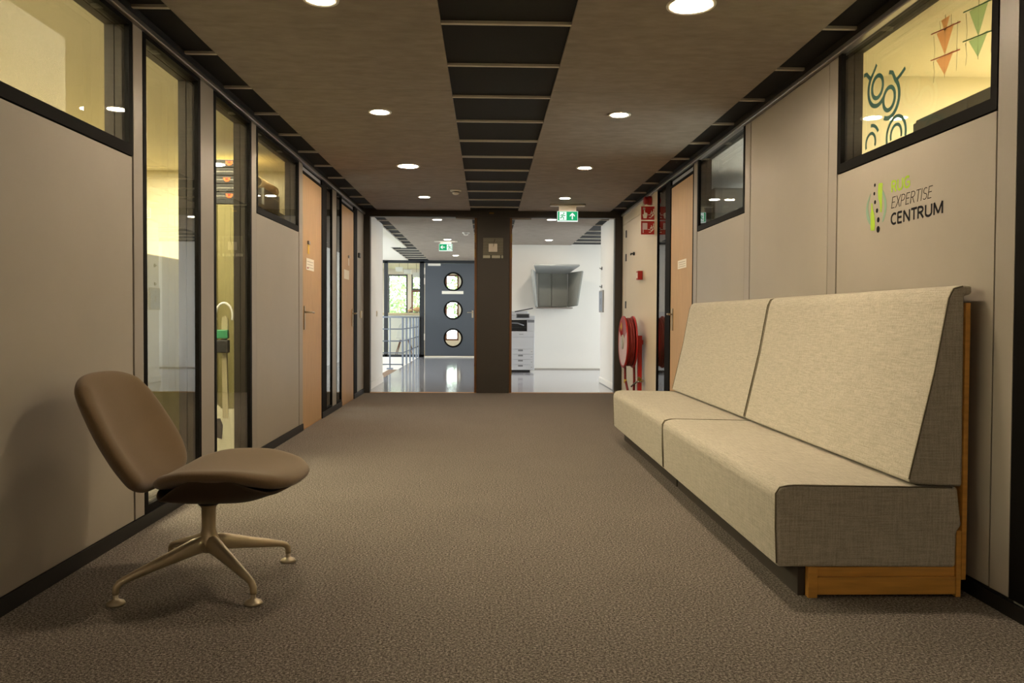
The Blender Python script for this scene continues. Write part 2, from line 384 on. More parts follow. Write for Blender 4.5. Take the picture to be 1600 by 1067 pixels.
def window(side, y0, y1, z0, z1, fr=.036, gm='glass', label=None, bottom=None):
    WN[0] += 1; w = sempty('window_%d' % WN[0], label)
    b = bottom if bottom is not None else fr
    # outer black frame on corridor face, brown jamb behind it, a second pane at the back
    bm = bmesh.new()
    def B(ya, yb, za, zb, d0, d1):
        if side == 'L': box_bm(bm, XL-d0, XL-d1, ya, yb, za, zb)
        else: box_bm(bm, XR+d0, XR+d1, ya, yb, za, zb)
    for d0, d1 in ((-.003, .03),):
        B(y0, y0+fr, z0, z1, d0, d1); B(y1-fr, y1, z0, z1, d0, d1); B(y0+fr, y1-fr, z0, z0+b, d0, d1); B(y0+fr, y1-fr, z1-fr*.6, z1, d0, d1)
    finish(bm, 'window_frame', 'black', w)
    bm = bmesh.new()
    for d0, d1 in ((.031, .064), (.068, TH)):
        B(y0, y0+fr*.8, z0, z1, d0, d1); B(y1-fr*.8, y1, z0, z1, d0, d1); B(y0+fr*.8, y1-fr*.8, z0, z0+b*.8, d0, d1); B(y0+fr*.8, y1-fr*.8, z1-fr*.5, z1, d0, d1)
    finish(bm, 'jamb_lining', 'jamb', w)
    P(side, 'pane', y0+fr*.9, y1-fr*.9, z0+b*.9, z1-fr*.55, gm, .008, .012, parent=w)
    P(side, 'rear_pane', y0+fr*.9, y1-fr*.9, z0+b*.9, z1-fr*.55, gm, .098, .102, parent=w)
    return w
DN = [0]
def door(side, y0, y1, ztop, hinge_far, label, m='oak'):
    DN[0] += 1; d = sempty('door_%d' % DN[0], label)
    P(side, 'door_leaf', y0+.004, y1-.004, .012, ztop, m, .004, .045, .002, d)
    P(side, 'door_frame', y0, y1, ztop+.004, ztop+.022, 'black', -.004, TH, 0, d)
    P(side, 'transom_bar', y0, y1, 2.305, 2.335, 'black', .02, TH, 0, d)
    P(side, 'transom_light', y0+.01, y1-.01, ztop+.022, 2.31, 'transom', .012, .03, 0, d)
    P(side, 'door_sill', y0, y1, 0, .010, 'thresh', .004, TH, 0, d)
    yh = y0+.06 if hinge_far else y1-.10; s = 1 if hinge_far else -1
    sg = 1 if side == 'L' else -1; X = XL if side == 'L' else XR
    h = box('handle_plate', X-sg*.004+sg*.000, X+sg*.006, yh-.018, yh+.018, .88, 1.09, 'nickel', d, .003)
    tube('lever', [(X+sg*.004, yh, 1.035), (X+sg*.05, yh, 1.035), (X+sg*.056, yh+s*.03, 1.036), (X+sg*.056, yh+s*.125, 1.033)], .009, 'nickel', h)
    return d

# ---- left bays
panel('L', YB, -.3); panel('L', -.2, 1.05); panel('L', 1.15, 2.27)
for a, b in ((-.3, -.2), (1.05, 1.15), (2.27, 2.37)): post('L', a, b)
panel('L', 2.37, 3.595, .062, 1.715)
window('L', 2.37, 3.595, 1.72, 2.32, bottom=.05, label='wide high window at the far left, brightly lit yellow room behind')
post('L', 3.60, 3.70)
window('L', 3.70, 4.43, .062, 2.32, label='tall window beside the brown lounge chair, yellow room behind')
post('L', 4.43, 4.645)
window('L', 4.645, 5.375, .062, 2.32, label='tall window showing black cases and a pale guitar behind')
post('L', 5.375, 5.49)
panel('L', 5.49, 6.715, .062, 1.715)
window('L', 5.49, 6.715, 1.72, 2.32, bottom=.045, label='high window showing a cardboard tube on a black case')
post('L', 6.72, 6.855)
door('L', 6.86, 7.65, 2.245, True, 'nearer beech door on the left with a white notice')
P('L', 'door_post', 7.65, 7.845, 0, 2.32, 'black', -.002, TH)
window('L', 7.845, 8.15, .062, 2.32, .02, label='narrow bright glass strip beside the nearer left door')
post('L', 8.15, 8.37)
window('L', 8.37, 8.67, .062, 2.32, .02, label='narrow bright glass strip beside the farther left door')
door('L', 8.675, 9.47, 2.245, False, 'farther beech door on the left next to the dark frame')
P('L', 'door_post', 9.47, 9.70, 0, 2.32, 'black', -.002, TH)
panel('L', 9.70, 10.21)
# ---- right bays
P('R', 'door_post', 1.05, 1.15, 0, 2.32, 'black', -.004, TH)
panel('R', YB, -.3); panel('R', -.2, 1.05); post('R', -.3, -.2)
window('R', 1.15, 2.57, .062, 2.32, .09, 'darkglass', 'dark glass bay at the right edge of the picture')
post('R', 2.572, 2.678)
panel('R', 2.68, 3.918, .062, 1.725)
window('R', 2.68, 3.918, 1.73, 2.345, bottom=.045, label='large high window above the green logo, yellow room behind')
post('R', 3.92, 4.022)
panel('R', 4.025, 5.228)
post('R', 5.23, 5.34)
panel('R', 5.34, 6.555, .062, 1.725)
window('R', 5.34, 6.555, 1.73, 2.345, bottom=.04, label='smaller high window with a dim blue grey room behind')
post('R', 6.56, 6.67)
P('R', 'door_post', 6.67, 6.70, 0, 2.32, 'black', -.002, TH)
door('R', 6.70, 7.51, 2.245, False, 'beech door on the right behind the sofa')
P('R', 'door_post', 7.51, 7.70, 0, 2.32, 'black', -.004, TH)
window('R', 7.70, 8.10, .062, 2.32, .02, label='narrow shiny glass strip beside the right door')
P('R', 'post', 8.10, 8.32, .0, 2.36, 'cream', -.002, TH, .002)
P('R', 'wall_panel', 8.325, 9.95, .01, 2.20, 'cream', .002, .03, .003)
P('R', 'wall_panel', 8.325, 10.21, 2.204, 2.36, 'cream', .002, .03, .003)
P('R', 'wall_panel', 9.955, 10.21, .01, 2.20, 'cream', .002, .03, .003)
P('R', 'panel_core', 8.32, 10.25, 0, 2.36, 'joint', .03, TH)
for z in (.30, 1.12, 1.72, 2.02): P('R', 'hinge', 9.90, 9.95, z, z+.09, 'dark', -.006, .004)
# cap rails, baseboards, bulkheads above the partitions
for side, p in (('L', wl), ('R', wr)):
    y1 = 10.21
    P(side, 'cap_rail', YB, y1, 2.322, 2.352, 'steel', -.022, .02, .006)
    P(side, 'cap_rail', YB, y1, 2.352, ZC+.06, 'joint', .0, TH)
bl = [(YB, 6.855), (7.65, 8.67), (9.47, 10.21)]
for a, b in bl: struct(P('L', 'baseboard_left', a, b, 0, .060, 'baseb', -.008, .004, parent=None)).parent = None
for a, b in [(YB, 6.70), (7.51, 8.10)]: struct(P('R', 'baseboard_right', a, b, 0, .052, 'baseb', -.008, .004)).parent = None
struct(box('wall_back', XL-.2, XR+.2, YB-.1, YB, -.1, ZC+.1, 'panel'), 'end of the corridor behind the camera')

# ------------------------------------------------------------------ rooms behind the partitions
def room_wall(name, lab, *a, m='white'): return struct(box(name, *a, m), lab)
room_wall('wall_outer_left', 'outer wall of the lit room on the left', -4.72, -4.6, YB, 7.7, -.1, ZC+.1, m='yellow')
room_wall('wall_room_left', 'partition between the rooms on the left', -4.6, XL-TH, 7.70, 7.80, 0, ZC+.05, m='yellow')
room_wall('wall_room_left', 'near end of the lit room on the left', -4.6, XL-TH, YB-.05, YB, 0, ZC+.05, m='yellow')
room_wall('wall_room_left', 'far end of the bright room on the left', -4.6, XL-TH, 10.2, 10.35, -.1, ZC+.1)
room_wall('wall_outer_right', 'outer wall of the lit room on the right', 4.6, 4.72, YB, 4.5, -.1, ZC+.1, m='yellow')
room_wall('wall_room_right', 'partition between the rooms on the right', XR+TH, 4.6, 4.50, 4.60, 0, ZC+.05, m='yellow')
room_wall('wall_room_right', 'near end of the lit room on the right', XR+TH, 4.6, YB-.05, YB, 0, ZC+.05, m='yellow')
room_wall('wall_room_right', 'far end of the dim room on the right', XR+TH, 4.6, 10.2, 10.35, -.1, ZC+.1, m='bluewall')
def window_wall(name, lab, x0, x1, ya, yb, wy0, wy1, wz0, wz1, zlo=-.1, m='white'):
    o = struct(boxes(name, [(x0, x1, ya, wy0, zlo, ZC+.1), (x0, x1, wy1, yb, zlo, ZC+.1), (x0, x1, wy0, wy1, zlo, wz0), (x0, x1, wy0, wy1, wz1, ZC+.1)], m), lab)
    n = int((wy1-wy0)//1.2)+1; xm = (x0+x1)/2
    for i in range(n+1):
        y = wy0+(wy1-wy0)*i/n; box('mullion', xm-.03, xm+.03, y-.03, y+.03, wz0, wz1, 'bluefr', o)
    for i in range(n):
        a = wy0+(wy1-wy0)*i/n; box('pane', xm-.004, xm+.004, a+.03, wy0+(wy1-wy0)*(i+1)/n-.03, wz0, wz1, 'glass2', o)
    return o
window_wall('wall_outer_left', 'daylit outer wall behind the glass strips on the left', -4.72, -4.6, 7.7, 12.0, 8.0, 10.0, .6, 2.2)
window_wall('wall_outer_left', 'daylit outer wall of the stairwell', -4.72, -4.6, 12.0, 19.5, 12.4, 19.2, .1, 2.35, -1.9)
window_wall('wall_outer_right', 'daylit outer wall of the dim room on the right', 4.6, 4.72, 4.5, 12.0, 4.9, 9.8, .3, 2.3, m='bluewall')
window_wall('wall_outer_right', 'daylit outer wall of the printer hall', 4.6, 4.72, 12.0, 15.1, 12.2, 14.8, .2, 2.4)
area_light('left_room_lamp', (-2.6, 3.7, ZC), (0, 0, 0), 1.3, 7.2, 600, ROOM_COL)
area_light('right_room_lamp', (3.2, 2.4, ZC), (0, 0, 0), 1.0, 2.6, 270, ROOM_COL)
area_light('bright_room_lamp', (-3.0, 9.0, ZC), (0, 0, 0), .6, 1.2, 60, (1, .97, .92))

# ------------------------------------------------------------------ end frame with two openings
wf = sempty('wall_end', 'dark brown door frame at the end of the corridor')
box('frame_jamb', -1.64, -1.533, YE-.05, YE+.05, 0, 2.305, 'frame', wf, .003)
box('frame_jamb', 1.672, XR+.02, YE-.05, YE+.05, 0, 2.305, 'frame', wf, .003)
box('frame_head', -1.64, XR+.02, YE-.05, YE+.05, 2.305, ZC+.06, 'frame', wf, .003)
box('frame_column', -.139, .287, YE-.05, YE+.05, 0, 2.305, 'frame', wf, .003)
for x in (-.172, .289): box('column_edge', x, x+.032, YE-.035, YE+.9, .004, 2.30, 'doorbrown', wf, .003)
for x in (-.1705, .308):
    for z in (.24, 1.78, 1.98):
        box('hinge', x, x+.014, YE-.042, YE-.033, z, z+.11, 'brass', wf)
box('closer_rail', -.42, -.18, YE-.01, YE+.02, 2.28, 2.303, 'steel', wf); box('closer_rail', .33, .57, YE-.01, YE+.02, 2.28, 2.303, 'steel', wf)
box('catch_plate', .02, .08, YE-.056, YE-.05, 2.35, 2.368, 'brass', wf)
# partition blocks beside the frame
struct(box('wall_left', XL-TH, XL+.0, 10.21, YE+.05, 0, ZC+.05, 'frame'), 'dark return beside the end frame on the left')
struct(box('wall_right', XR, XR+TH, 10.21, YE+.05, 0, ZC+.05, 'frame'), 'dark return beside the end frame on the right')

# ------------------------------------------------------------------ hall beyond
struct(box('wall_hall_left', -1.72, -1.60, YE+.05, 12.0, -.02, ZC+.05, 'white', None, .01), 'short white wall left of the hall')
struct(box('baseboard_hall_left', -1.60, -1.588, YE+.06, 12.0, 0, .10, 'white'), 'white skirting on the short left wall')
struct(box('wall_hall_right', 1.735, 1.87, YE+.05, 12.0, -.02, ZC+.05, 'white', None, .05, 5), 'short white wall with rounded end right of the hall')
struct(box('baseboard_hall_right', 1.722, 1.88, YE+.06, 12.012, 0, .10, 'white', None, .02), 'white skirting on the rounded right wall')
struct(box('wall_hall_right', 1.80, 4.7, 10.35, 10.45, -.1, ZC+.1, 'white'))
struct(box('wall_hall_right', 1.80, 4.7, 11.85, 11.95, 0, ZC+.05, 'white'))
struct(box('wall_hall_back', .10, 4.7, 15.0, 15.12, -.1, ZC+.1, 'white'), 'white back wall carrying the felt booth')
struct(box('wall_hall_passage', .0, .12, 15.0, 19.4, 0, ZC+.05, 'white'))
struct(box('baseboard_hall_back', .12, 4.6, 14.985, 15.0, 0, .02, 'print'), 'thin grey skirting of the back wall')
struct(boxes('wall_stairwell', [(-4.6, -1.69, 11.9, 12.0, -1.9, ZC+.05), (-4.6, -1.5, 19.38, 19.5, -1.9, 0.0), (-1.69, -1.66, 12.0, 19.38, -1.9, -.251)], 'white'), 'white walls around the stairwell')
# glass partition and door at Y=19.4
YD = 19.38
wg = sempty('wall_lunchroom', 'anthracite framed glass front of the lunch room')
for a, b in ((-4.6, -4.5), (-3.6, -3.5), (-2.555, -2.46), (-1.678, -1.56)): box('mullion', a, b, YD, YD+.08, 0, 2.37, 'bluefr', wg, .004)
box('head', -4.6, .1, YD, YD+.08, 2.325, ZC+.05, 'bluefr', wg); box('sill', -4.6, -1.56, YD, YD+.08, 0, .06, 'bluefr', wg)
for a, b in ((-4.5, -3.6), (-3.5, -2.555), (-2.46, -1.678)): box('pane', a, b, YD+.035, YD+.041, .06, 2.325, 'glass2', wg)
box('side_panel', -.285, .0, YD, YD+.08, 0, 2.325, 'bluefr', wg)
# blue door with three round windows
def holed_panel(name, x0, x1, z0, z1, y0, y1, circles, m, parent, seg=32):
    bm = bmesh.new(); cx = circles[0][0]; r = circles[0][2]
    zs = [z0] + [ (circles[i][1]+circles[i+1][1])/2 for i in range(len(circles)-1)] + [z1]
    def ring_cell(c, za, zb, y):
        inner = [bm.verts.new((c[0]+c[2]*math.cos(2*PI*k/seg), y, c[1]+c[2]*math.sin(2*PI*k/seg))) for k in range(seg)]
        outer = []
        for k in range(seg):
            a = 2*PI*k/seg; dx, dz = math.cos(a), math.sin(a); t = 1e9
            if dx > 1e-6: t = min(t, (x1-c[0])/dx)
            if dx < -1e-6: t = min(t, (x0-c[0])/dx)
            if dz > 1e-6: t = min(t, (zb-c[1])/dz)
            if dz < -1e-6: t = min(t, (za-c[1])/dz)
            outer.append(bm.verts.new((c[0]+dx*t, y, c[1]+dz*t)))
        corners = [(x1, zb), (x0, zb), (x0, za), (x1, za)]
        for k in range(seg):
            n = (k+1) % seg; bm.faces.new((inner[k], inner[n], outer[n], outer[k]))
            for (qx, qz) in corners:
                a0 = math.atan2(outer[k].co.z-c[1], outer[k].co.x-c[0]) % (2*PI); a1 = math.atan2(outer[n].co.z-c[1], outer[n].co.x-c[0]) % (2*PI)
                aq = math.atan2(qz-c[1], qx-c[0]) % (2*PI)
                if a1 < a0: a1 += 2*PI
                if a0+1e-5 < aq < a1-1e-5: bm.faces.new((outer[k], outer[n], bm.verts.new((qx, y, qz))))
        return inner
    for i, c in enumerate(circles):
        f = ring_cell(c, zs[i], zs[i+1], y0); b = ring_cell(c, zs[i], zs[i+1], y1)
        for k in range(seg): bm.faces.new((f[k], f[(k+1) % seg], b[(k+1) % seg], b[k]))
    o = finish(bm, name, m, parent); return o
DN[0] += 1; bd = sempty('door_%d' % DN[0], 'blue grey door with three round windows in the hall')
circ = [(-.847, .477, .20), (-.847, 1.167, .20), (-.847, 1.872, .20)]
holed_panel('door_leaf', -1.545, -.29, .03, 2.32, YD+.005, YD+.055, circ, 'blue', bd)
for c in circ:
    lathe('porthole_ring', [(.197, -.012), (.232, -.012), (.236, 0), (.197, 0), (.197, -.012)], 'black', bd, (c[0], YD+.004, c[1]), 'Y', 40)
    lathe('porthole_glass', [(0, 0), (.2, 0), (.2, .006), (0, .006)], 'glass2', bd, (c[0], YD+.03, c[1]), 'Y', 32)
box('name_plate', -1.126, -.595, YD-.004, YD+.006, 1.565, 1.64, 'paper', bd)
box('door_closer', -1.47, -1.16, YD-.04, YD+.006, 2.26, 2.315, 'trimw', bd, .006)
for z in (.42, 1.80, 2.05): box('hinge', -1.565, -1.54, YD-.012, YD+.006, z, z+.16, 'trimw', bd)
hp = box('handle_plate', -.385, -.345, YD-.008, YD+.006, .98, 1.16, 'nickel', bd, .002)
tube('lever', [(-.365, YD-.005, 1.11), (-.365, YD-.05, 1.11), (-.5, YD-.055, 1.11)], .010, 'nickel', hp)
box('door_sill', -1.56, -.285, YD-.02, YD+.06, .001, .018, 'trimw', bd)

# railing
rl = thing('stair_railing', 'blue grey metal railing of flat posts around the stairwell', 'railing')
for y in (15.72, 16.45, 17.2, 17.95, 18.7, 19.3):
    box('rail_post', -1.715, -1.685, y-.006, y+.10, .0, .985, 'rail', rl, .003)
for z in (.27, .51, .75): tube('rail_bar', [(-1.70, 15.75, z), (-1.70, 19.36, z)], .012, 'rail', rl, 8)
box('handrail', -1.725, -1.675, 15.70, 19.37, .975, 1.005, 'rail', rl, .004)
box('handrail', -4.4, -1.675, 15.68, 15.73, .975, 1.005, 'rail', rl, .004)
for z in (.04, .27, .51, .75): tube('rail_bar', [(-4.4, 15.705, z), (-1.70, 15.705, z)], .012, 'rail', rl, 8)
for x in (-1.95, -2.6, -3.3, -4.0): 
    tube('rail_post', [(x, 15.705, -.05), (x, 15.705, .98)], .014, 'rail', rl, 8)
    box('post_foot', x-.06, x+.06, 15.66, 15.75, -.06, -.03, 'rail', rl)
# stair flight going down to the left
st = sempty('trim_2', 'brown stair flight going down left of the hall')
for i in range(8): box('tread', -1.69-.28*(i+1), -1.69-.28*i, 12.0, 15.66, -.25-.18*i, -.06-.18*i, 'stair', st, .004)

# ------------------------------------------------------------------ lunch room and outdoors
struct(boxes('wall_lunch_back', [(-4.7, -2.95, 23.2, 23.3, -.2, 2.5), (-2.36, -2.25, 23.2, 23.3, -.2, 2.5), (-1.88, -1.25, 23.2, 23.3, -.2, 2.5), (-.85, 1.0, 23.2, 23.3, -.2, 2.5), (-2.95, -2.36, 23.2, 23.3, -.2, 1.0), (-2.25, -1.88, 23.2, 23.3, -.2, .8), (-1.25, -.85, 23.2, 23.3, -.2, .3), (-2.95, -.75, 23.2, 23.3, 2.25, 2.5)], 'white'), 'white back wall of the lunch room with windows')
struct(box('wall_lunch_left', -4.72, -4.6, 19.5, 23.3, -.2, 2.5, 'white')); struct(box('wall_lunch_right', .12, .2, 19.4, 23.3, -.2, 2.5, 'white'))
def outer_window(x0, x1, z0, z1, m):
    WN[0] += 1; w = sempty('window_%d' % WN[0], 'lunch room window looking out on trees')
    f = .05
    for nm, q in (('window_frame', (x0, x0+f, z0, z1)), ('window_frame', (x1-f, x1, z0, z1)), ('window_frame', (x0+f, x1-f, z0, z0+f)), ('window_frame', (x0+f, x1-f, z1-f, z1))):
        box(nm, q[0], q[1], 23.21, 23.29, q[2], q[3], m, w)
    box('pane', x0+f, x1-f, 23.245, 23.252, z0+f, z1-f, 'glass2', w)
outer_window(-2.95, -2.36, 1.0, 2.25, 'bluefr'); outer_window(-2.25, -1.88, .8, 1.78, 'brownwood'); outer_window(-2.25, -1.88, 1.78, 2.25, 'bluefr'); outer_window(-1.25, -.85, .3, 2.25, 'brownwood')
portal((-1.9, 23.35, 1.4), (PI/2, 0, PI), 2.4, 1.9)
area_light('lunch_room_lamp', (-2, 21.4, ZC), (0, 0, 0), 2.5, 1.5, 45, (1, .95, .86))
ct = thing('kitchen_counter', 'pale kitchen counter seen through the lunch room glass', 'counter')
box('body', -3.4, -1.70, 20.7, 21.2, 0, 1.04, 'shellw', ct, .005); box('worktop', -3.45, -1.68, 20.65, 21.25, 1.041, 1.10, 'wood', ct, .01)
def pumpkin(x, y, z, r, label, tilt=0):
    t = thing('pumpkin', label, 'pumpkin', group='pumpkins on the counter')
    bm = bmesh.new(); n = 24; m_ = 10; rings = []
    for j in range(m_+1):
        ph = PI*j/m_; ring = []
        for k in range(n):
            a = 2*PI*k/n; rr = r*math.sin(ph)*(1-.08*abs(math.sin(a*4)))
            ring.append(bm.verts.new((x+rr*math.cos(a), y+rr*math.sin(a), z+r*.62-r*.62*math.cos(ph))))
        rings.append(ring)
    for j in range(m_):
        for k in range(n): bm.faces.new((rings[j][k], rings[j][(k+1) % n], rings[j+1][(k+1) % n], rings[j+1][k]))
    bmesh.ops.remove_doubles(bm, verts=bm.verts, dist=1e-5)
    finish(bm, 'body', 'pumpkin', t, True)
    tube('stem', [(x, y, z+r*1.2), (x+.01, y, z+r*1.2+.04), (x+.03, y, z+r*1.2+.06)], .012, 'brownwood', t, 6)
box_tray = tag(box('serving_tray', -2.12, -1.74, 20.72, 20.98, 1.101, 1.115, 'dark', None, .004), 'dark tray under the pumpkins on the counter', 'tray')
pumpkin(-1.86, 20.85, 1.116, .115, 'large pale orange pumpkin on the counter behind the railing')
pumpkin(-2.055, 20.84, 1.116, .065, 'small pale orange pumpkin left of the large one')
# pendant lamps
for i, (x, z) in enumerate(((-2.28, 2.16), (-2.06, 2.10), (-1.84, 2.02))):
    t = thing('pendant_lamp', ['left', 'middle', 'right'][i]+' of three square white pendant lamps in the lunch room', 'lamp', group='square pendant lamps')
    box('shade', x-.09, x+.09, 20.2, 20.38, z, z+.12, 'shellw', t, .01); tube('cord', [(x, 20.29, z+.12), (x, 20.29, ZC+.02)], .004, 'dark', t, 6)
# shell chair with wooden legs
sc = thing('shell_chair', 'white shell chair with crossed wooden legs behind the railing', 'chair')
def patch(name, fn, m, parent, nu=14, nv=14, thick=.02, sub=1, offset=0):
    bm = bmesh.new(); g = [[bm.verts.new(fn(-1+2*i/nu, -1+2*j/nv)) for j in range(nv+1)] for i in range(nu+1)]
    for i in range(nu):
        for j in range(nv): bm.faces.new((g[i][j], g[i+1][j], g[i+1][j+1], g[i][j+1]))
    me = bpy.data.meshes.new(name); bm.to_mesh(me); bm.free()
    for p in me.polygons: p.use_smooth = True
    o = mkobj(name, me, m, parent)
    s = o.modifiers.new('thickness', 'SOLIDIFY'); s.thickness = thick; s.offset = offset
    if sub: ss = o.modifiers.new('smooth', 'SUBSURF'); ss.levels = sub; ss.render_levels = sub
    return o
def pad(name, fn, m, parent, T, sub=1):
    """closed cushion: surface fn(u,v) thickened, thickness rounding off to nothing at the border"""
    us = [-1, -.992, -.97, -.93, -.87, -.78] + [-.78+1.56*i/12 for i in range(1, 12)] + [.78, .87, .93, .97, .992, 1]
    n = len(us); bm = bmesh.new(); F = {}; B = {}
    for i, u in enumerate(us):
        for j, v in enumerate(us):
            p = Vector(fn(u, v)); e = .01
            cl = lambda q: max(-1, min(1, q))
            du = Vector(fn(cl(u+e), v))-Vector(fn(cl(u-e), v)); dv = Vector(fn(u, cl(v+e)))-Vector(fn(u, cl(v-e)))
            nn = du.cross(dv).normalized(); mm = max(abs(u), abs(v)); k = max(0, (mm-.80)/.20); h = T/2*math.sqrt(max(0, 1-k*k))
            F[i, j] = bm.verts.new(p+nn*h); B[i, j] = F[i, j] if mm > .9999 else bm.verts.new(p-nn*h)
    for i in range(n-1):
        for j in range(n-1):
            bm.faces.new((F[i, j], F[i+1, j], F[i+1, j+1], F[i, j+1])); bm.faces.new((B[i, j], B[i, j+1], B[i+1, j+1], B[i+1, j]))
    o = finish(bm, name, m, parent, True)
    if sub: ss = o.modifiers.new('smooth', 'SUBSURF'); ss.levels = sub; ss.render_levels = sub
    return o
def sq(u, v, k=.8): return u*math.sqrt(max(0, 1-k*v*v/2)), v*math.sqrt(max(0, 1-k*u*u/2))
def se(u, v, n):
    """square to superellipse of order n"""
    m = max(abs(u), abs(v))
    if m < 1e-6: return u, v
    q = (abs(u/m)**n+abs(v/m)**n)**(1/n); f = 1+(1/q-1)*m*m
    return u*f, v*f
cxs, cys = -2.13, 20.2
def shell(u, v):
    a, b = sq(u, v)
    x = cxs+.23*a*(1-.1*max(0, b)); t = (b+1)/2
    if t < .5: y = cys-.2+.8*t*.5; z = .44-.03*(1-a*a)
    else: y = cys+.02+.12*(t-.5)*2+.0; z = .44+.42*(t-.5)*2
    return (x, y + .05*(1-a*a)*(1 if t >= .5 else 0), z)
patch('seat_shell', shell, 'shellw', sc, thick=.012)
for sx in (-1, 1):
    for sy in (-1, 1):
        tube('leg', [(cxs+sx*.10, cys+sy*.08, .41), (cxs+sx*.22, cys+sy*.2, .0)], [.016, .010], 'brownwood', sc, 8)
boxes('leg_brace', [(cxs-.11, cxs+.11, cys-.008, cys+.008, .38, .396), (cxs-.008, cxs+.008, cys-.1, cys+.1, .385, .40)], 'dark', sc)
# trees outside
struct(box('ground', -30, 30, 23.4, 60, -3.2, -3.0, 'lawn'), 'lawn outside the lunch room windows')
def tree(x, y, h, r, n, label):
    t = thing('garden_tree', label, 'tree', group='trees outside the windows')
    tube('trunk', [(x, y, -3), (x+.1, y, -1), (x-.05, y+.1, h-.4)], [.16, .12, .05], 'bark', t, 8)
    bm = bmesh.new(); rnd = random.Random(int(x*100))
    for k in range(n):
        d = Vector((rnd.gauss(0, 1), rnd.gauss(0, 1), rnd.gauss(0, 1))).normalized()*r*rnd.random()**.4
        c = Vector((x, y, h)) + Vector((d.x, d.y, d.z*.9)); a = Vector((rnd.gauss(0, 1), rnd.gauss(0, 1), rnd.gauss(0, 1))).normalized(); b = a.orthogonal().normalized()
        s = .07+.05*rnd.random()
        vs = [bm.verts.new(c+a*s), bm.verts.new(c+b*s*.5), bm.verts.new(c-a*s), bm.verts.new(c-b*s*.5)]; bm.faces.new(vs)
    o = finish(bm, 'foliage', 'leaf', t); o['kind'] = 'stuff'
tree(-3.6, 29.5, 1.2, 1.9, 2600, 'leafy tree behind the left lunch room window'); tree(-.2, 33.5, 1.8, 1.7, 2200, 'leafy tree behind the brown framed window')

# ------------------------------------------------------------------ downlights
def downlight(x, y, label, big=False, hall=False):
    t = thing('ceiling_downlight', label, 'lamp', group='hall downlights' if hall else 'corridor downlights')
    r = .088 if big else .058
    z = ZC
    lathe('trim_ring', [(r, -.004), (r+.02, -.006), (r+.022, 0), (r, .0), (r, -.004)], 'trimw', t, (x, y, z), 'Z', 32)
    lathe('diffuser', [(0, -.003), (r, -.003), (r, -.0005), (0, -.0005)], 'lamphall' if hall else 'lamp', t, (x, y, z), 'Z', 32)
for i, y in enumerate(LY):
    for s, x in enumerate(LX):
        if i < 2: lab = 'unseen fill downlight added %s the camera end, %s side' % (('far behind', 'just behind')[i], ('left', 'right')[s])
        else: lab = '%s round warm downlight in the %s ceiling board row' % (('nearest', 'second', 'third', 'farthest')[i-2], ('left', 'right')[s])
        downlight(x, y, lab, (s == 0 and i == 4) or (s == 1 and i == 2))
for i, (x, y) in enumerate(HL):
    downlight(x, y, ['first downlight just past the frame in the left opening', 'second downlight above the arrow sign in the hall', 'last downlight before the blue door', 'first downlight past the frame, right opening', 'downlight above the grey felt booth'][i], False, True)

# smoke detectors
def detector(x, y, label):
    t = thing('smoke_detector', label, 'detector', group='smoke detectors')
    lathe('base', [(.062, 0), (.062, -.012), (.05, -.018), (0, -.018)], 'trimw', t, (x, y, ZC), 'Z', 24)
    lathe('sensor', [(.042, -.018), (.040, -.030), (.030, -.046), (.012, -.052), (0, -.052)], 'trimw', t, (x, y, ZC), 'Z', 24)
    lathe('vent_slot', [(.0425, -.022), (.0425, -.027), (.03, -.027), (.03, -.022), (.0425, -.022)], 'dark', t, (x, y, ZC), 'Z', 24)
detector(-.352, 8.6, 'white smoke detector on the left corridor board'); detector(-.357, 12.87, 'white smoke detector in the hall beyond the frame')

# ------------------------------------------------------------------ exit signs
def running_man(x, z, h, y, parent, flip=1):
    """simple running figure on a white door field"""
    s = h
    def pt(a, b): return (x+flip*a*s, y, z+b*s)
    box('door_field', x-.42*s, x+.42*s, y-.0005, y+.001, z-.48*s, z+.48*s, 'exwhite', parent)
    bm = bmesh.new()
    for a in ([(.02, .16), (-.10, -.08)], [(-.10, -.08), (.10, -.20), (.06, -.42)], [(-.10, -.08), (-.22, -.24), (-.36, -.22)], [(.02, .14), (.18, .02), (.28, .10)], [(.0, .14), (-.2, .12), (-.26, -.02)]):
        ribbon_bm(bm, [(p[0], y-.0015, p[2]) for p in (pt(*q) for q in a)], .10*s, (0, .001, 0))
    poly_bm(bm, [(x+flip*.10*s+.085*s*math.cos(2*PI*k/12), y-.0015, z+.31*s+.085*s*math.sin(2*PI*k/12)) for k in range(12)], (0, .001, 0))
    finish(bm, 'running_figure', 'green', parent)
def exit_sign(x0, x1, z0, z1, y, up, label):
    t = thing('exit_sign', label, 'sign', group='exit signs')
    w = x1-x0; h = z1-z0; f = .012
    b = box('housing', x0, x1, y, y+.02, z0, z1, 'exwhite', t)
    box('green_face', x0+f*.4, x1-f*.4, y-.002, y, z0+f, z1-f*.3, 'green', t)
    box('bracket', x0+.02, x1-.02, y+.004, y+.016, z1, ZC-.02, 'trimw', t); box('ceiling_plate', x0-.09, x1+.09, y-.03, y+.05, ZC-.022, ZC-.001, 'trimw', t, .004)
    cz = (z0+z1)/2+.004; ma = x0+.27*w if up else x0+.76*w; ar = x0+.73*w if up else x0+.27*w
    running_man(ma, cz, h*.82, y-.004, t, 1 if up else -1)
    q = h*.32
    if up: pts = [(-.17, -1), (.17, -1), (.17, .3), (.75, -.22), (.75, .25), (0, 1), (-.75, .25), (-.75, -.22), (-.17, .3)]
    else: pts = [(1, -.17), (1, .17), (-.3, .17), (.22, .75), (-.25, .75), (-1, 0), (-.25, -.75), (.22, -.75), (-.3, -.17)]
    poly('arrow', [(ar+a*q, y-.0025, cz+b_*q) for a, b_ in pts], (0, -.001, 0), 'exwhite', t)
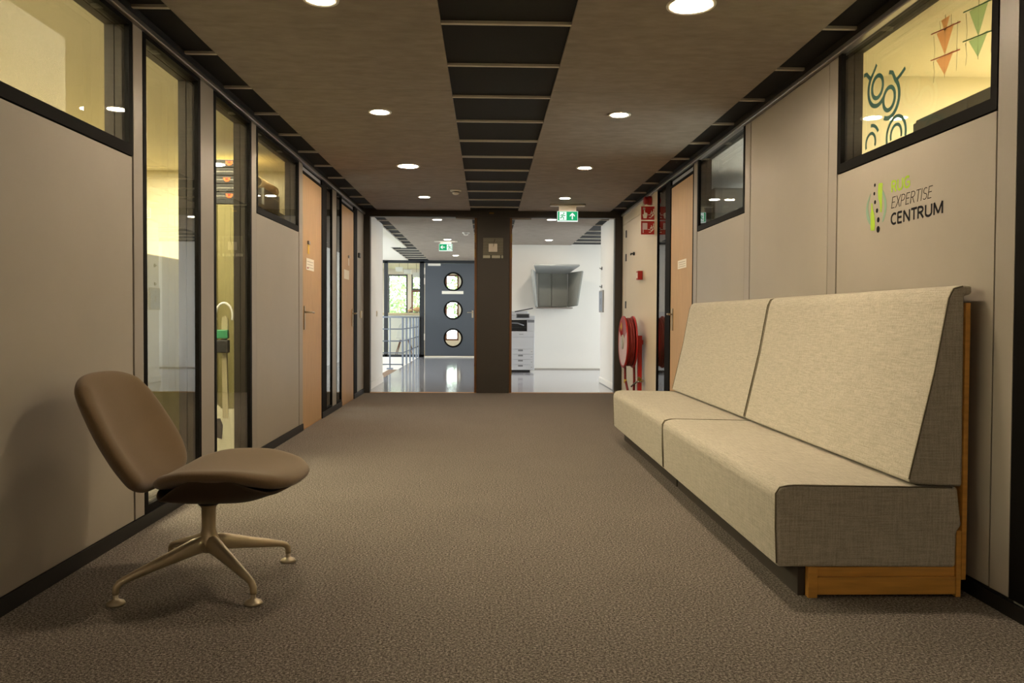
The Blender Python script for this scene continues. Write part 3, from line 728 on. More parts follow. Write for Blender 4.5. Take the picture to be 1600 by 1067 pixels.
exit_sign(.855, 1.107, 2.178, 2.304, 9.6, True, 'green exit sign with up arrow hanging at the end frame')
exit_sign(-.886, -.641, 2.20, 2.33, 14.3, False, 'green exit sign with left arrow in the hall')

# plaque on the column
t = thing('glass_plaque', 'square glass plaque with brushed steel centre on the dark column', 'plaque')
box('glass_plate', -.062, .206, YE-.066, YE-.060, 1.769, 2.038, 'glass2', t); box('backing', -.060, .204, YE-.0595, YE-.0515, 1.812, 2.036, 'stone', t)
box('steel_square', .013, .127, YE-.082, YE-.066, 1.85, 1.958, 'brushed', t, .003)
for a, b in ((-.06, .035), (.055, .165), (.18, .204)): box('white_strip', a, b, YE-.0595, YE-.0515, 1.771, 1.808, 'bar', t)
tube('pointer', [(.075, YE-.085, 1.92), (.095, YE-.085, 2.02)], .003, 'chrome', t, 6)

# ------------------------------------------------------------------ felt booth on the back wall
t = thing('felt_booth', 'grey felt phone booth with hood mounted on the white back wall', 'booth')
yb_, yf = 14.99, 14.55
xm = 1.225
for a, b in ((.975, xm-.003), (xm+.003, 1.53)): box('back_pad', a, b, 14.93, 14.995, 1.20, 1.86, 'felt', t, .012)
def slab4(name, p0, p1, p2, p3, th, m, parent, bev=.015):
    bm = bmesh.new(); p = [Vector(q) for q in (p0, p1, p2, p3)]; n = (p[1]-p[0]).cross(p[3]-p[0]).normalized()*th
    poly_bm(bm, p, n); bmesh.ops.recalc_face_normals(bm, faces=bm.faces); bmesh.ops.bevel(bm, geom=list(bm.edges), offset=bev, segments=3, profile=.5, affect='EDGES'); return finish(bm, name, m, parent)
slab4('side_wing', (.97, 14.97, 1.20), (.935, 14.55, 1.20), (.855, 14.55, 1.895), (.93, 14.97, 1.87), .05, 'felt2', t)
slab4('side_wing', (1.53, 14.97, 1.20), (1.655, 14.55, 1.22), (1.755, 14.55, 1.87), (1.54, 14.97, 1.86), -.045, 'felt', t)
slab4('hood', (.93, 14.97, 1.875), (.86, 14.50, 1.99), (1.72, 14.50, 1.99), (1.54, 14.97, 1.865), -.04, 'felt2', t)
box('shelf', .93, 1.60, 14.6, 14.99, 1.165, 1.19, 'steel', t, .004)

# wall panel by the hall corner, two hooks, light switch etc.
t = thing('control_panel', 'flat grey wall panel on the short right hall wall', 'panel')
box('panel_frame', 1.713, 1.735, 11.60, 11.95, 1.08, 1.41, 'steel', t, .004); box('panel_face', 1.709, 1.713, 11.62, 11.93, 1.10, 1.39, 'greyp', t); box('emblem', 1.7075, 1.709, 11.74, 11.80, 1.2, 1.29, 'prng', t)
for z, nm in ((1.445, 'lower'), (1.72, 'upper')):
    h = thing('wall_hook', '%s small black hook above the grey hall panel' % nm, 'hook', group='hooks in the hall')
    box('plate', 1.727, 1.735, 11.78, 11.82, z, z+.05, 'dark', h, .002); tube('peg', [(1.729, 11.80, z+.02), (1.705, 11.80, z+.02), (1.70, 11.80, z+.035)], .006, 'dark', h, 8)
t = thing('wall_switch', 'white switch on the short left hall wall', 'switch'); box('plate', -1.60, -1.588, 11.3, 11.38, 1.0, 1.08, 'cream', t, .003); box('rocker', -1.588, -1.583, 11.315, 11.365, 1.015, 1.065, 'trimw', t, .001)

# ------------------------------------------------------------------ printer
t = thing('office_printer', 'white multifunction office printer behind the dark column', 'printer')
px0, px1, py0, py1 = .30, .855, 14.09, 14.70
box('base', px0+.02, px1-.08, py0+.03, py1, .0, .045, 'prnd', t)
box('body', px0, px1, py0+.004, py1, .045, .745, 'prn', t, .006)
for i, (a, b) in enumerate(((.05, .143), (.149, .236), (.242, .328), (.334, .421))):
    d = box('paper_drawer', px0+.004, px1-.004, py0-.008, py0+.004, a, b, 'prn', t, .003)
    box('drawer_grip', .56, .645, py0-.0095, py0-.006, b-.034, b-.006, 'prng', d); box('drawer_mark', .79, .815, py0-.0092, py0-.008, b-.05, b-.042, 'prng', d)
box('front_door', px0+.004, px1-.004, py0-.008, py0+.004, .428, .635, 'prn', t, .003)
box('front_strip', px0+.004, px1-.004, py0-.008, py0+.004, .642, .742, 'prn', t, .003)
box('output_bay', px0, px1-.135, py0+.05, py1, .745, .95, 'prnd', t); box('output_tray', px0, px1-.14, py0-.02, py0+.3, .80, .815, 'prnd', t)
tube('tray_rim', [(px0, py0-.02, .90), (.55, py0-.02, .89), (.66, py0-.02, .85)], .012, 'prng', t, 8)
box('control_tower', px1-.135, px1, py0, py1, .746, .955, 'prn', t, .004); box('tower_cap', px1-.13, px1-.005, py0-.003, py0+.02, .905, .952, 'prng', t)
box('scanner', px0, px1+.008, py0-.01, py1, .96, 1.03, 'prn', t, .008)
slab4('touch_screen', (.52, py0-.06, .985), (.76, py0-.06, .985), (.76, py0-.02, 1.06), (.52, py0-.02, 1.06), .012, 'prng', t, .003)
slab4('screen_glass', (.535, py0-.0715, .995), (.745, py0-.0715, .995), (.745, py0-.041, 1.05), (.535, py0-.041, 1.05), .004, 'prnd', t, .001)
box('feeder', px0, .74, py0+.08, py1, 1.03, 1.11, 'prn', t, .015)
slab4('feeder_tray', (.50, py0+.06, 1.09), (.83, py0+.06, 1.155), (.83, py0+.45, 1.155), (.50, py0+.45, 1.09), .018, 'prnd', t, .004)
FY = Matrix(((1, 0, 0, 0), (0, 0, 1, 0), (0, 1, 0, 0), (0, 0, 0, 1)))      # text plane facing -Y
text_mesh('lettering', 'Canon', .02, 'prnd', t, Matrix.Translation((.575, py0-.0085, .685)) @ FY, .0, 0, .075)

# ------------------------------------------------------------------ fire hose reel
t = thing('fire_hose_reel', 'red fire hose reel on a red post by the cream wall', 'hose reel')
rc = (1.545, 8.85, .725)
def disc(name, x, m, r=.29):
    return lathe(name, [(.06, 0), (r-.02, 0), (r, -.006), (r+.006, .0), (r+.006, .012), (r-.02, .012), (.06, .012), (.06, 0)], m, t, (x, rc[1], rc[2]), 'X', 48)
disc('front_disc', rc[0], 'red'); disc('rear_disc', rc[0]+.105, 'red')
def ring_sector(name, x, r0, r1, a0, a1, m, n=30):
    bm = bmesh.new(); A = [a0+(a1-a0)*k/n for k in range(n+1)]
    for a, b in zip(A[:-1], A[1:]):
        poly_bm(bm, [(x, rc[1]+r*math.cos(q), rc[2]+r*math.sin(q)) for r, q in ((r0, a), (r1, a), (r1, b), (r0, b))], (-.0015, 0, 0))
    return finish(bm, name, m, t)
ring_sector('instruction_label', rc[0]-.0005, .085, .268, PI-.45, 2*PI+.45, 'pink'); ring_sector('warning_sticker', rc[0]-.0005, .17, .24, .25*PI, .38*PI, 'tape', 6)
lathe('hub', [(0, -.015), (.06, -.015), (.082, -.008), (.085, .0), (.085, .13), (0, .13)], 'brushed', t, rc, 'X', 28)
bm = bmesh.new()
for j in range(3):
    for i, r in enumerate((.12, .17, .22, .262)):
        tube_bm(bm, [(rc[0]+.027+.027*j, rc[1]+r*math.cos(2*PI*k/36), rc[2]+r*math.sin(2*PI*k/36)) for k in range(37)], .015, 8)
finish(bm, 'coiled_hose', 'redd', t, True)
box('post', 1.69, 1.735, 8.70, 8.76, 0, .80, 'red', t, .004); box('post_arm', 1.61, 1.75, 8.78, 8.92, .69, .76, 'red', t, .004); box('post_arm', 1.69, 1.75, 8.72, 8.90, .70, .75, 'red', t)
box('post_foot', 1.66, 1.755, 8.66, 8.80, 0, .012, 'red', t)
tube('loose_hose', [(rc[0]+.05, 8.98, .46), (rc[0]+.05, 8.97, .30), (rc[0]+.07, 8.9, .16), (rc[0]+.10, 8.84, .11), (rc[0]+.12, 8.80, .16), (rc[0]+.12, 8.78, .30), (rc[0]+.115, 8.78, .50)], .014, 'redd', t, 8)
tube('nozzle', [(rc[0]+.09, 8.8, .22), (rc[0]+.135, 8.72, .28), (rc[0]+.19, 8.62, .30)], [.010, .012, .016], 'chrome', t, 10)
tube('valve', [(1.69, 8.66, .325), (1.69, 8.58, .315)], .02, 'brass', t, 10)
lathe('yellow_coupling', [(.0, -.02), (.018, -.02), (.018, .02), (0, .02)], 'tape', t, (rc[0]+.05, 8.96, .27), 'Z', 12)

# flag signs, siren, call point, knob on the right wall
FLX = Matrix(((1, 0, 0, 0), (0, 0, 1, 0), (0, 1, 0, 0), (0, 0, 0, 1)))
def flame(parent, x, z, s, y):
    bm = bmesh.new()
    for k, (dx, dz) in enumerate(((0, 0), (.18, .18), (-.1, .3), (.15, .5))):
        ribbon_bm(bm, [(x+(dx-.25)*s, y-.0002*k, z+(dz-.40)*s), (x+(dx-.05)*s, y-.0002*k, z+(dz-.42)*s), (x+(dx+.12)*s, y-.0002*k, z+(dz-.22)*s), (x+(dx+.14)*s, y-.0002*k, z+(dz+.05)*s)], .07*s, (0, -.001, 0))
    finish(bm, 'flame_symbol', 'paper', parent)
for (z0, z1, kind) in ((2.036, 2.178, 0), (1.882, 2.024, 1)):
    t = thing('fire_sign', ['red fire alarm flag sign with pressing hand, the upper one', 'red hose reel flag sign, the lower one'][kind], 'sign', group='fire flag signs')
    box('plate', 1.622, 1.763, 8.245, 8.250, z0, z1, 'red', t); cz = (z0+z1)/2; y = 8.2445
    flame(t, 1.728, cz-.008, .095, y)
    if kind == 0:
        poly('hand_symbol', [(1.636+a*.05, y, cz-.055+b*.1) for a, b in ((.2, 0), (.85, 0), (1.05, .35), (1.0, .55), (.55, .62), (.5, .85), (.3, .85), (.28, .45), (0, .4))], (0, -.001, 0), 'paper', t)
        box('button_symbol', 1.64, 1.665, y-.001, y, cz+.035, cz+.058, 'print', t)
    else:
        box('hose_symbol', 1.636, 1.688, y-.001, y, cz-.02, cz+.05, 'pink', t); box('hose_symbol', 1.640, 1.648, y-.001, y, cz-.055, cz-.02, 'pink', t)
t = thing('alarm_siren', 'small red alarm sounder above the fire signs', 'alarm')
lathe('base', [(0, 0), (.05, 0), (.05, .03), (0, .03)], 'red', t, (1.732, 8.42, 2.265), 'X', 24)
lathe('horn', [(0, -.05), (.03, -.05), (.047, -.035), (.04, -.02), (.047, 0), (0, 0)], 'red', t, (1.732, 8.42, 2.265), 'X', 24)
t = thing('call_point', 'small red manual call point on the cream wall', 'alarm')
box('housing', 1.712, 1.766, 8.86, 8.96, 1.435, 1.535, 'red', t, .004); box('glass_face', 1.7095, 1.712, 8.88, 8.94, 1.455, 1.515, 'paper', t)
t = thing('cupboard_latch', 'small dark latch on the cream cupboard door', 'latch')
lathe('rose', [(0, 0), (.02, 0), (.02, .02), (0, .02)], 'dark', t, (1.747, 9.36, 1.77), 'X', 16); tube('knob', [(1.75, 9.36, 1.77), (1.72, 9.36, 1.77), (1.715, 9.33, 1.755)], .008, 'dark', t, 8)

# notices, hooks and small boxes on doors and walls
def notice(side, y0, y1, z0, z1, label, lines=3, logo=False):
    t = thing('notice_sheet', label, 'notice', group='notices on doors')
    X = XL if side == 'L' else XR; s = 1 if side == 'L' else -1; f = X-s*.004
    box('sheet', f, f+s*.0015, y0, y1, z0, z1, 'paper', t)
    for k in range(lines):
        z = z1-(z1-z0)*(.25+.5*k/max(1, lines-1)); box('text_line', f+s*.0015, f+s*.0020, y0+.03, y1-.03-.02*(k % 2), z-.004, z, 'print', t)
    if logo: box('red_mark', f+s*.0015, f+s*.002, y0+.03, y0+.09, z0+.012, z0+.024, 'red', t)
notice('L', 7.005, 7.31, 1.415, 1.52, 'white notice sheet on the nearer left door', 3, True)
notice('L', 8.84, 9.16, 1.425, 1.53, 'white blank sheet on the farther left door', 0)
notice('R', 6.92, 7.23, 1.452, 1.53, 'white notice sheet on the right beech door', 3)
def door_clip(y, z, note, label):
    t = thing('name_holder', label, 'holder', group='name holders on doors')
    box('clip', XL-.004, XL+.012, y-.03, y+.03, z+.045, z+.075, 'steel', t, .002); box('card', XL-.004, XL-.002, y-.015, y+.04, z-.04, z+.045, note, t)
door_clip(7.08, 1.60, 'tape', 'small yellow note under a clip on the nearer left door'); door_clip(9.12, 1.63, 'paper', 'small white card under a clip on the farther left door')
t = thing('door_sensor', 'small dark box on the last left panel', 'sensor'); box('housing', XL, XL+.02, 9.76, 9.86, 1.73, 1.79, 'dark', t, .003); box('lens', XL+.02, XL+.022, 9.79, 9.83, 1.745, 1.775, 'prng', t)
t = thing('wall_switch', 'cream switch on the last left panel by the dark frame', 'switch'); box('plate', XL, XL+.012, 9.92, 10.04, .98, 1.07, 'cream', t, .003); box('rocker', XL+.012, XL+.017, 9.94, 10.02, 1.0, 1.05, 'trimw', t, .001)

# ------------------------------------------------------------------ wall logo
lg = thing('wall_logo', 'green and black lettered logo on the right wall panel', 'sign')
XF_ = XR-.0006
def carc(cx, cy, rx, ry, a0, a1, n=10): return [(cx+rx*math.cos(math.radians(a0+(a1-a0)*k/n)), cy+ry*math.sin(math.radians(a0+(a1-a0)*k/n))) for k in range(n+1)]
GLYPH = {   # advance, strokes in a unit-high box
 'R': (.62, [[(.08, 0), (.08, 1)], [(.08, .96), (.26, .96)] + carc(.26, .73, .22, .23, 90, -90) + [(.08, .5)], [(.26, .5), (.52, 0)]]),
 'U': (.68, [[(.08, 1), (.08, .3)] + carc(.32, .3, .24, .26, 180, 360) + [(.56, 1)]]),
 'G': (.70, [carc(.36, .5, .30, .46, 55, 310, 18), [(.34, .48), (.58, .48), (.58, .1)]]),
 'E': (.55, [[(.08, 0), (.08, 1)], [(.08, .96), (.45, .96)], [(.08, .52), (.42, .52)], [(.08, .04), (.45, .04)]]),
 'X': (.58, [[(.04, 0), (.52, 1)], [(.04, 1), (.52, 0)]]),
 'P': (.58, [[(.08, 0), (.08, 1)], [(.08, .96), (.26, .96)] + carc(.26, .71, .22, .25, 90, -90) + [(.08, .46)]]),
 'T': (.54, [[(.02, .96), (.52, .96)], [(.27, .96), (.27, 0)]]),
 'I': (.22, [[(.10, 0), (.10, 1)]]),
 'S': (.54, [carc(.27, .73, .19, .23, 40, 270, 12) + carc(.27, .27, .20, .23, 90, -140, 12)]),
 'C': (.60, [carc(.34, .5, .28, .46, 55, 305, 18)]),
 'N': (.70, [[(.08, 0), (.08, 1)], [(.08, 1), (.58, 0)], [(.58, 0), (.58, 1)]]),
 'M': (.84, [[(.08, 0), (.08, 1)], [(.08, 1), (.40, .1)], [(.40, .1), (.72, 1)], [(.72, 1), (.72, 0)]])}
def wt(word, y, z, h, w, m, sw, slant=0.):
    tot = sum(GLYPH[c][0] for c in word); k = w/tot; x = 0
    for c in word:
        adv, strokes = GLYPH[c]; bm = bmesh.new()
        for si, st_ in enumerate(strokes):
            ribbon_bm(bm, [(XF_+.0004-.00012*si, y-(x+a*k+slant*b*h), z+b*h) for a, b in st_], sw, (-.0006, 0, 0))
        finish(bm, 'letter', m, lg); x += adv*k
wt('RUG', 3.388, 1.5535, .048, .158, 'lime', .0105)
wt('EXPERTISE', 3.388, 1.4825, .050, .318, 'thinink', .0030, .20)
wt('CENTRUM', 3.388, 1.412, .048, .400, 'ink', .0100)
for (y, z, r) in ((3.532, 1.610, .0075), (3.536, 1.572, .0077), (3.528, 1.532, .0088), (3.509, 1.491, .0100), (3.496, 1.448, .0115), (3.496, 1.405, .0145)):
    poly('dot', [(XF_, y+r*math.cos(2*PI*k/20), z+r*1.05*math.sin(2*PI*k/20)) for k in range(20)], (-.0006, 0, 0), 'ink', lg)
def shape(name, pts, m): poly(name, [(XF_, y, z) for y, z in pts], (-.0006, 0, 0), m, lg)
# two hands (lime) with crescent arms (teal)
shape('crescent', [(3.569, 1.578), (3.588, 1.56), (3.605, 1.535), (3.612, 1.512), (3.609, 1.485), (3.598, 1.46), (3.580, 1.440), (3.566, 1.432), (3.566, 1.452), (3.578, 1.470), (3.588, 1.495), (3.592, 1.515), (3.586, 1.54), (3.576, 1.558)], 'teal')
shape('hand', [(3.562, 1.533), (3.553, 1.53), (3.548, 1.505), (3.538, 1.485), (3.530, 1.46), (3.527, 1.43), (3.529, 1.403), (3.564, 1.407), (3.567, 1.43), (3.566, 1.46), (3.568, 1.485), (3.562, 1.495)], 'lime')
shape('crescent', [(3.462, 1.578), (3.446, 1.56), (3.430, 1.53), (3.424, 1.502), (3.428, 1.475), (3.440, 1.45), (3.452, 1.434), (3.462, 1.434), (3.455, 1.452), (3.446, 1.475), (3.443, 1.50), (3.446, 1.525), (3.456, 1.55), (3.465, 1.56)], 'teal')
shape('hand', [(3.500, 1.608), (3.492, 1.612), (3.470, 1.610), (3.461, 1.606), (3.465, 1.585), (3.461, 1.57), (3.466, 1.545), (3.465, 1.51), (3.468, 1.478), (3.477, 1.48), (3.482, 1.505), (3.490, 1.53), (3.499, 1.545), (3.503, 1.575)], 'lime')

# ------------------------------------------------------------------ stickers and mobile behind the big right window
def arc(cy, cz, r, a0, a1, n=20): return [(1.7795, cy-r*math.cos(a0+(a1-a0)*k/n), cz+r*math.sin(a0+(a1-a0)*k/n)) for k in range(n+1)]
D = math.radians
def rings(cy, cz, label):
    t = thing('window_sticker', label, 'sticker', group='teal ring stickers')
    cnt = [0]
    def rib(name, pts, w): cnt[0] += 1; d = .0002*cnt[0]; bm = bmesh.new(); ribbon_bm(bm, [(p[0]+d, p[1], p[2]) for p in pts], w, (.0008, 0, 0)); finish(bm, name, 'decal', t)
    def fit(p): return p
    rib('ring', arc(cy, cz, .050, 0, 2*PI, 32), .019); rib('ring', arc(cy-.105, cz-.083, .050, 0, 2*PI, 32), .019)
    rib('cup', arc(cy, cz, .085, D(140), D(318), 24), .020); rib('horn', [(1.7795, cy+.13, cz+.09), (1.7795, cy+.105, cz+.088), (1.7795, cy+.068, cz+.055)], .018)
    rib('horn', [(1.7795, cy+.012, cz+.105), (1.7795, cy+.03, cz+.085), (1.7795, cy+.068, cz+.052)], .016)
    rib('cup', arc(cy-.105, cz-.083, .085, D(50), D(-120), 24), .020); rib('horn', [(1.7795, cy-.235, cz+.012), (1.7795, cy-.20, cz-.005), (1.7795, cy-.158, cz-.02)], .016)
    rib('horn', [(1.7795, cy-.10, cz+.035), (1.7795, cy-.13, cz+.025), (1.7795, cy-.158, cz-.02)], .018)
rings(3.554, 2.062, 'teal double ring sticker on the large right window')
t = thing('window_sticker', 'cut off teal ring sticker at the lower edge of the large window', 'sticker', group='teal ring stickers')
for nm, pts, w in (('ring', arc(3.61, 1.817, .045, D(-25), D(205)), .014), ('cup', arc(3.61, 1.817, .08, D(30), D(90)), .015), ('ring', arc(3.384, 1.804, .045, D(-20), D(200)), .014), ('cup', arc(3.384, 1.804, .08, D(-15), D(195)), .016)):
    bm = bmesh.new(); ribbon_bm(bm, pts, w, (.0008, 0, 0)); finish(bm, nm, 'decal', t)
def mobile(y, zs, m, rm, label):
    t = thing('hanging_mobile', label, 'mobile', group='cloth triangle mobiles')
    X = 2.1
    tube('cord', [(X, y, 2.40), (X, y, zs[-1][0]-.10)], .0012, 'string', t, 6)
    for i, (zr, w, h) in enumerate(zs):
        if i or len(zs) < 3: tube('rod', [(X, y+w*.9, zr+.012), (X, y-w*.9, zr-.012)], .0028, rm, t, 6)
        poly('cloth_triangle', [(X-.001, y+w*.55, zr), (X-.001, y-w*.55, zr), (X-.001, y, zr-h)], (.002, 0, 0), m, t)
        for s in (-1, 1): tube('thread', [(X, y+s*w*.75, zr), (X+.003, y+s*w*.7, zr-h*.6), (X, y+s*w*.72, zr-h*1.1)], .0009, 'string', t, 5)
mobile(3.57, [(2.385, .06, .07), (2.338, .125, .12), (2.215, .125, .09)], 'flago', 'rodred', 'orange cloth triangle mobile with red rods behind the large window')
mobile(3.325, [(2.345, .12, .13), (2.216, .12, .09)], 'flagg', 'rodg', 'green cloth triangle mobile behind the large window')
t = thing('storage_cabinet', 'grey storage cabinet behind the large right window', 'cabinet')
box('body', 2.15, 2.6, 3.0, 3.9, 0, 2.0, 'greycab', t, .006); box('door', 2.135, 2.15, 3.005, 3.447, .08, 1.98, 'greycab', t, .003); box('door', 2.135, 2.15, 3.453, 3.895, .08, 1.98, 'greycab', t, .003)
t = thing('storage_cabinet', 'tall grey cabinet behind the smaller right window', 'cabinet')
box('body', 2.15, 2.95, 7.4, 8.9, 0, 2.24, 'greycab', t, .006); box('door', 2.155, 2.547, 7.385, 7.4, .08, 2.22, 'greycab', t, .003); box('door', 2.553, 2.945, 7.385, 7.4, .08, 2.22, 'greycab', t, .003)

# ------------------------------------------------------------------ things behind the left windows
t = thing('storage_cabinet', 'tall olive cabinet carrying black cases behind the left window', 'cabinet')
box('body', -2.52, -1.93, 6.52, 7.55, .0, 1.92, 'cabinet', t, .004); box('top_board', -2.53, -1.92, 6.50, 7.56, 1.921, 1.955, 'dark', t, .003)
box('door', -2.515, -2.228, 6.50, 6.52, .06, 1.915, 'cabinet', t, .003); box('door', -2.222, -1.935, 6.50, 6.52, .06, 1.915, 'cabinet', t, .003)
ords = ['lowest', 'second lowest', 'middle', 'second highest', 'topmost']
for i in range(5):
    z0 = 1.957+i*.067
    t = thing('black_case', '%s of five flat black cases on the olive cabinet' % ords[i], 'case', group='flat black cases')
    box('shell', -2.48, -2.06, 6.53, 6.95, z0, z0+.064, 'case', t, .006)
    box('seam', -2.482, -2.058, 6.528, 6.952, z0+.029, z0+.034, 'casetrim', t)
    box('latch', -2.40, -2.35, 6.520, 6.53, z0+.02, z0+.045, 'casetrim', t, .002)
    if i in (0, 2, 4):
        c = (-2.135-.02*(i == 2), z0+.05)
        poly('orange_badge', [(c[0]+.03*math.cos(PI+PI*k/12), 6.5285, c[1]+.036*math.sin(PI+PI*k/12)) for k in range(13)], (0, -.002, 0), 'orange', t)
        poly('badge_ring', [(c[0]+.013*math.cos(PI+PI*k/10), 6.5262, c[1]-.004+.015*math.sin(PI+PI*k/10)) for k in range(11)], (0, -.001, 0), 'red', t)
t = thing('flight_case', 'black flight case with metal corners under the cardboard tube', 'case')
box('body', -2.50, -1.98, 6.98, 7.50, 1.957, 2.13, 'case', t, .004)
for x in (-2.503, -2.0):
    for y in (6.977, 7.48): box('corner', x, x+.023, y, y+.023, 1.957, 2.132, 'casetrim', t, .002)
box('lid_seam', -2.502, -1.977, 6.978, 7.502, 2.08, 2.09, 'casetrim', t)
t = tag(box('carton', -2.48, -2.14, 6.99, 7.3, 2.132, 2.26, 'cabinet', None, .004), 'small plain box on the flight case', 'box')
t = thing('cardboard_tube', 'open kraft cardboard tube lying on the flight case', 'tube')
lathe('tube_wall', [(.050, 0), (.050, .56), (.044, .56), (.044, 0), (.050, 0)], 'tube', t, (-2.04, 6.97, 2.184), 'Y', 28)
lathe('tube_core', [(.043, .02), (.043, .55), (.04, .55), (.04, .02), (.043, .02)], 'tubei', t, (-2.04, 6.97, 2.184), 'Y', 24)
# electric guitar
t = thing('electric_guitar', 'pale electric guitar standing behind the tall left window', 'guitar')
gx, gy = -1.86, 5.55
def gp(a, b): return (gx+a, gy+.06-(.10)*b*.5, .02+b)
out = [(.0, .0), (.10, .01), (.155, .06), (.16, .13), (.125, .19), (.115, .23), (.14, .29), (.155, .36), (.13, .385), (.085, .33), (.045, .315), (-.045, .315), (-.07, .34), (-.095, .40), (-.125, .40), (-.14, .33), (-.115, .24), (-.13, .18), (-.16, .12), (-.15, .05), (-.09, .005)]
poly('body', [gp(*q) for q in out], (0, .045, .0), 'guitar', t)
poly('pickguard', [Vector(gp(*q))+Vector((0, -.004, 0)) for q in ((-.09, .12), (-.03, .10), (-.02, .20), (-.04, .25), (-.09, .24))], (0, .003, 0), 'dark', t)
poly('neck', [Vector(gp(*q))+Vector((0, -.006, 0)) for q in ((-.020, .25), (.020, .25), (.015, .86), (-.015, .86))], (0, .024, 0), 'neck', t)
poly('headstock', [Vector(gp(*q))+Vector((0, .0, 0)) for q in ((-.018, .86), (.018, .86), (.028, .89), (.026, .96), (.010, .98), (-.012, .97), (-.02, .90))], (0, .016, 0), 'neck', t)
box('tuner_clip', gx-.05, gx+.04, gy-.03, gy+.01, .84, .90, 'gtrgreen', t, .006); box('strap_lock', gx-.045, gx+.045, gy-.035, gy+.012, .74, .83, 'dark', t, .006)
tube('cable_loop', [(gx+.06*math.cos(a), gy+.02, 1.0+.09*math.sin(a)) for a in [D(-20+220*k/14) for k in range(15)]], .008, 'shellw', t, 8)
t = tag(box('partition_screen', -2.46, -2.40, 4.9, 6.44, .0, 1.44, 'cabinet', None, .01), 'olive screen standing behind the tall left windows', 'screen')

# ------------------------------------------------------------------ lounge chair
ch = thing('lounge_chair', 'brown upholstered swivel lounge chair on a champagne four star base', 'chair')
HX, HY = -1.043, 2.945
def seat_fn(drop):
    def fn(u, v):
        a, b = se(u, v, 2.7)
        x = -.945+.264*a; y = HY+.266*b
        rim = .452 - .055*max(0., -a-.35)**2/.4 - .075*max(0., a-.15)**1.7
        mid = .405 - .02*max(0., -a)**2 - .02*max(0., a-.45)**2
        w = abs(b)**2.0
        z = mid*(1-w) + rim*w
        if drop:
            e = max(0., 1-max(abs(a), abs(b))**2.2); x = -.947+(x+.945)*.955; y = HY+(y-HY)*.972
            z = z-.002-drop*(1-.75*max(0, a)**2)*e**.5
        return (x, y, z)
    return fn
pad('seat_pad', seat_fn(0), 'chair', ch, .052)
patch('seat_shell', seat_fn(.092), 'chairdark', ch, 16, 16, .012, 1)
def back_fn(off, thick=0):
    def fn(u, v):
        a, b = se(u, v, 4.4)
        hw = .274-.026*max(0, b)-.03*max(0., -b-.4)
        y = HY+.012+hw*a; s = (b+1)/2
        x = -1.195-.238*s; z = .378+.395*s
        nx, nz = -.857, -.516
        c = .066*(1-abs(a)**2.6)*(.6+.4*math.sin(PI*min(1, s+.1))) - .012 + off
        zz = .022*(1-a*a)*max(0, b)**2
        return (x+nx*c-.2*zz, y, z+nz*c+zz*1.3+.0)
    return fn
pad('backrest_pad', back_fn(0), 'chair', ch, .060)
lathe('column', [(.030, .285), (.030, .30), (.026, .29), (.025, .20), (.032, .175), (.040, .16), (.040, .125), (.028, .115), (0, .115)], 'champ', ch, (HX, HY, 0), 'Z', 28)
lathe('seat_plate', [(0, .292), (.036, .292), (.04, .30), (.04, .33), (0, .33)], 'dark', ch, (HX, HY, 0), 'Z', 24)
for sx in (-1, 1):
    for sy in (-1, 1):
        fx, fy = HX+sx*.236, HY+sy*.236
        bm = bmesh.new(); pts = []; 
        d = Vector((sx, sy, 0)).normalized(); side = Vector((-d.y, d.x, 0)); c0 = Vector((HX, HY, 0))
        sect = [(.01, .148, .028, .034), (.06, .141, .027, .031), (.14, .121, .022, .024), (.24, .096, .0165, .0175), (.305, .079, .0125, .0125), (.322, .072, .012, .0122), (.332, .06, .012, .0122), (.334, .045, .0115, .0115), (.334, .036, .0115, .0115)]
        rings = []
        for i, (r, z, hw, hh) in enumerate(sect):
            q0 = sect[max(0, i-1)]; q1 = sect[min(len(sect)-1, i+1)]
            tn = (d*(q1[0]-q0[0]) + Vector((0, 0, q1[1]-q0[1]))).normalized(); upv = side.cross(tn)
            c = c0+d*r+Vector((0, 0, z))
            rings.append([bm.verts.new(c+side*hw*math.cos(2*PI*k/12)*(1.0)+upv*hh*math.sin(2*PI*k/12)) for k in range(12)])
        for i in range(len(rings)-1):
            for k in range(12): bm.faces.new((rings[i][k], rings[i][(k+1) % 12], rings[i+1][(k+1) % 12], rings[i+1][k]))
        bm.faces.new(rings[0]); bm.faces.new(rings[-1])
        lg_ = finish(bm, 'leg', 'champ', ch, True)
        lathe('glide', [(0, 0), (.030, 0), (.032, .004), (.028, .011), (.014, .018), (.009, .022), (.009, .040), (0, .040)], 'foot', lg_, (fx, fy, 0), 'Z', 24)

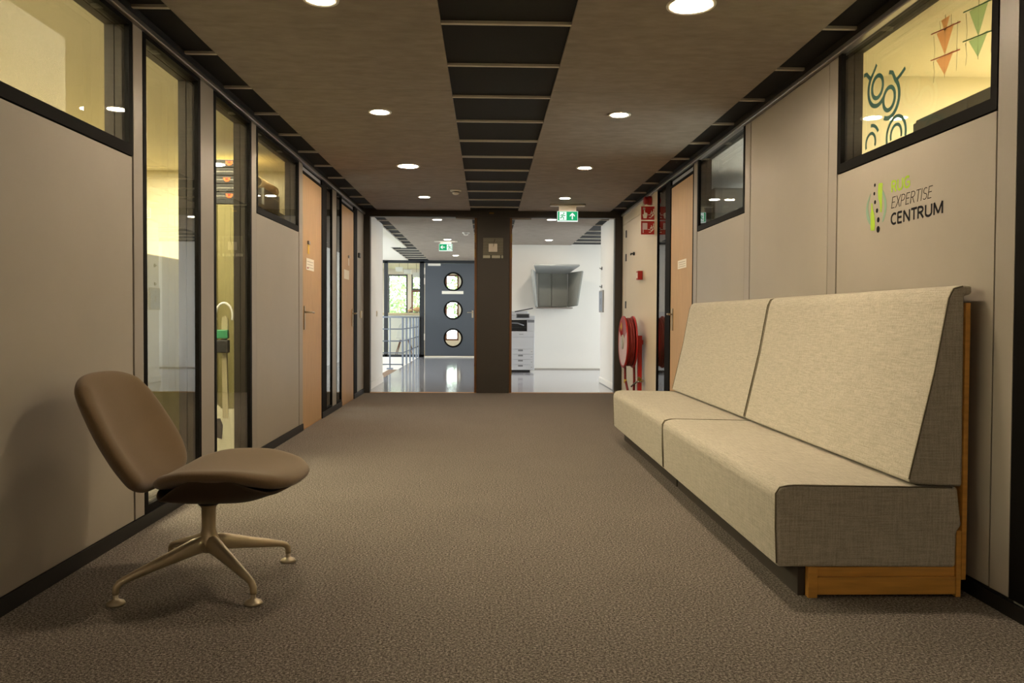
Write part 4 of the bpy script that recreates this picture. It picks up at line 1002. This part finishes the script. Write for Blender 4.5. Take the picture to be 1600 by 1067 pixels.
# ------------------------------------------------------------------ sofa units
def rounded_prism(name, prof, y0, y1, rad, m, parent, seg=5):
    """prof in (x,z), extruded along Y with rounded edges everywhere"""
    bm = bmesh.new(); poly_bm(bm, [(x, y0, z) for x, z in prof], (0, y1-y0, 0)); bmesh.ops.recalc_face_normals(bm, faces=bm.faces)
    bmesh.ops.bevel(bm, geom=list(bm.edges), offset=rad, segments=seg, profile=.5, affect='EDGES', clamp_overlap=True)
    bm.normal_update(); bmesh.ops.triangulate(bm, faces=[f for f in bm.faces if len(f.verts) > 4])
    o = finish(bm, name, m, parent, True)
    o.modifiers.new('wn', 'WEIGHTED_NORMAL').keep_sharp = False
    return o
def sofa(y0, y1, near, label):
    t = thing('bench_sofa', label, 'sofa', group='beige bench sofa units')
    s = rounded_prism('seat', [(1.040, .112), (1.031, .365), (1.039, .388), (1.058, .402), (1.10, .408), (1.69, .398), (1.707, .26), (1.69, .235), (1.688, .108)], y0, y1, .014, 'sofa', t)
    b = rounded_prism('backrest', [(1.512, .414), (1.60, .80), (1.648, 1.075), (1.665, 1.112), (1.69, 1.122), (1.735, 1.122), (1.735, 1.09), (1.708, 1.086), (1.712, .397), (1.56, .404)], y0+.008, y1-.008, .012, 'sofa', t, 4)
    for yy, dy in ((y0, -1), (y1, 1)):
        tube('seat_seam', [(1.0385, yy+.006, .125), (1.0325, yy+.005, .25), (1.0315, yy+.005, .375), (1.045, yy+.003, .398), (1.075, yy+.003, .4045), (1.10, yy+.003, .4055), (1.67, yy+.003, .3965)] if dy < 0 else [(1.0385, yy-.006, .125), (1.0315, yy-.005, .375), (1.045, yy-.003, .398), (1.10, yy-.003, .4055), (1.67, yy-.003, .3965)], .0028, 'sofaseam', s, 6)
        q = yy+.010 if dy < 0 else yy-.010
        tube('back_seam', [(1.516, q, .425), (1.603, q, .81), (1.65, q, 1.075), (1.667, q, 1.110), (1.70, q, 1.119)], .0028, 'sofaseam', b, 6)
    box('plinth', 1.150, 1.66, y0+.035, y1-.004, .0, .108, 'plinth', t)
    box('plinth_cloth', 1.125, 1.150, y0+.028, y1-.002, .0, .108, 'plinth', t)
    if near:
        box('end_post', 1.152, 1.186, y0+.0, y0+.03, .0, .112, 'pine', t, .002)
        box('end_plank', 1.187, 1.69, y0+.004, y0+.03, .010, .074, 'pine', t, .002); box('end_plank', 1.187, 1.69, y0+.012, y0+.034, .074, .108, 'pine', t, .002)
        box('rear_post', 1.691, 1.709, y0+.004, y0+.045, .0, .24, 'pine', t, .002)
    for yy in ((y0+.01, y0+.06), (y1-.06, y1-.01)): box('back_slat', 1.713, 1.731, yy[0], yy[1], .06, 1.06, 'pine', t, .002)
    box('back_board', 1.713, 1.728, y0+.06, y1-.06, .5, 1.0, 'pine', t)
sofa(2.745, 4.545, True, 'nearer beige linen bench sofa unit with exposed pine end')
sofa(4.553, 6.345, False, 'farther beige linen bench sofa unit toward the beech door')
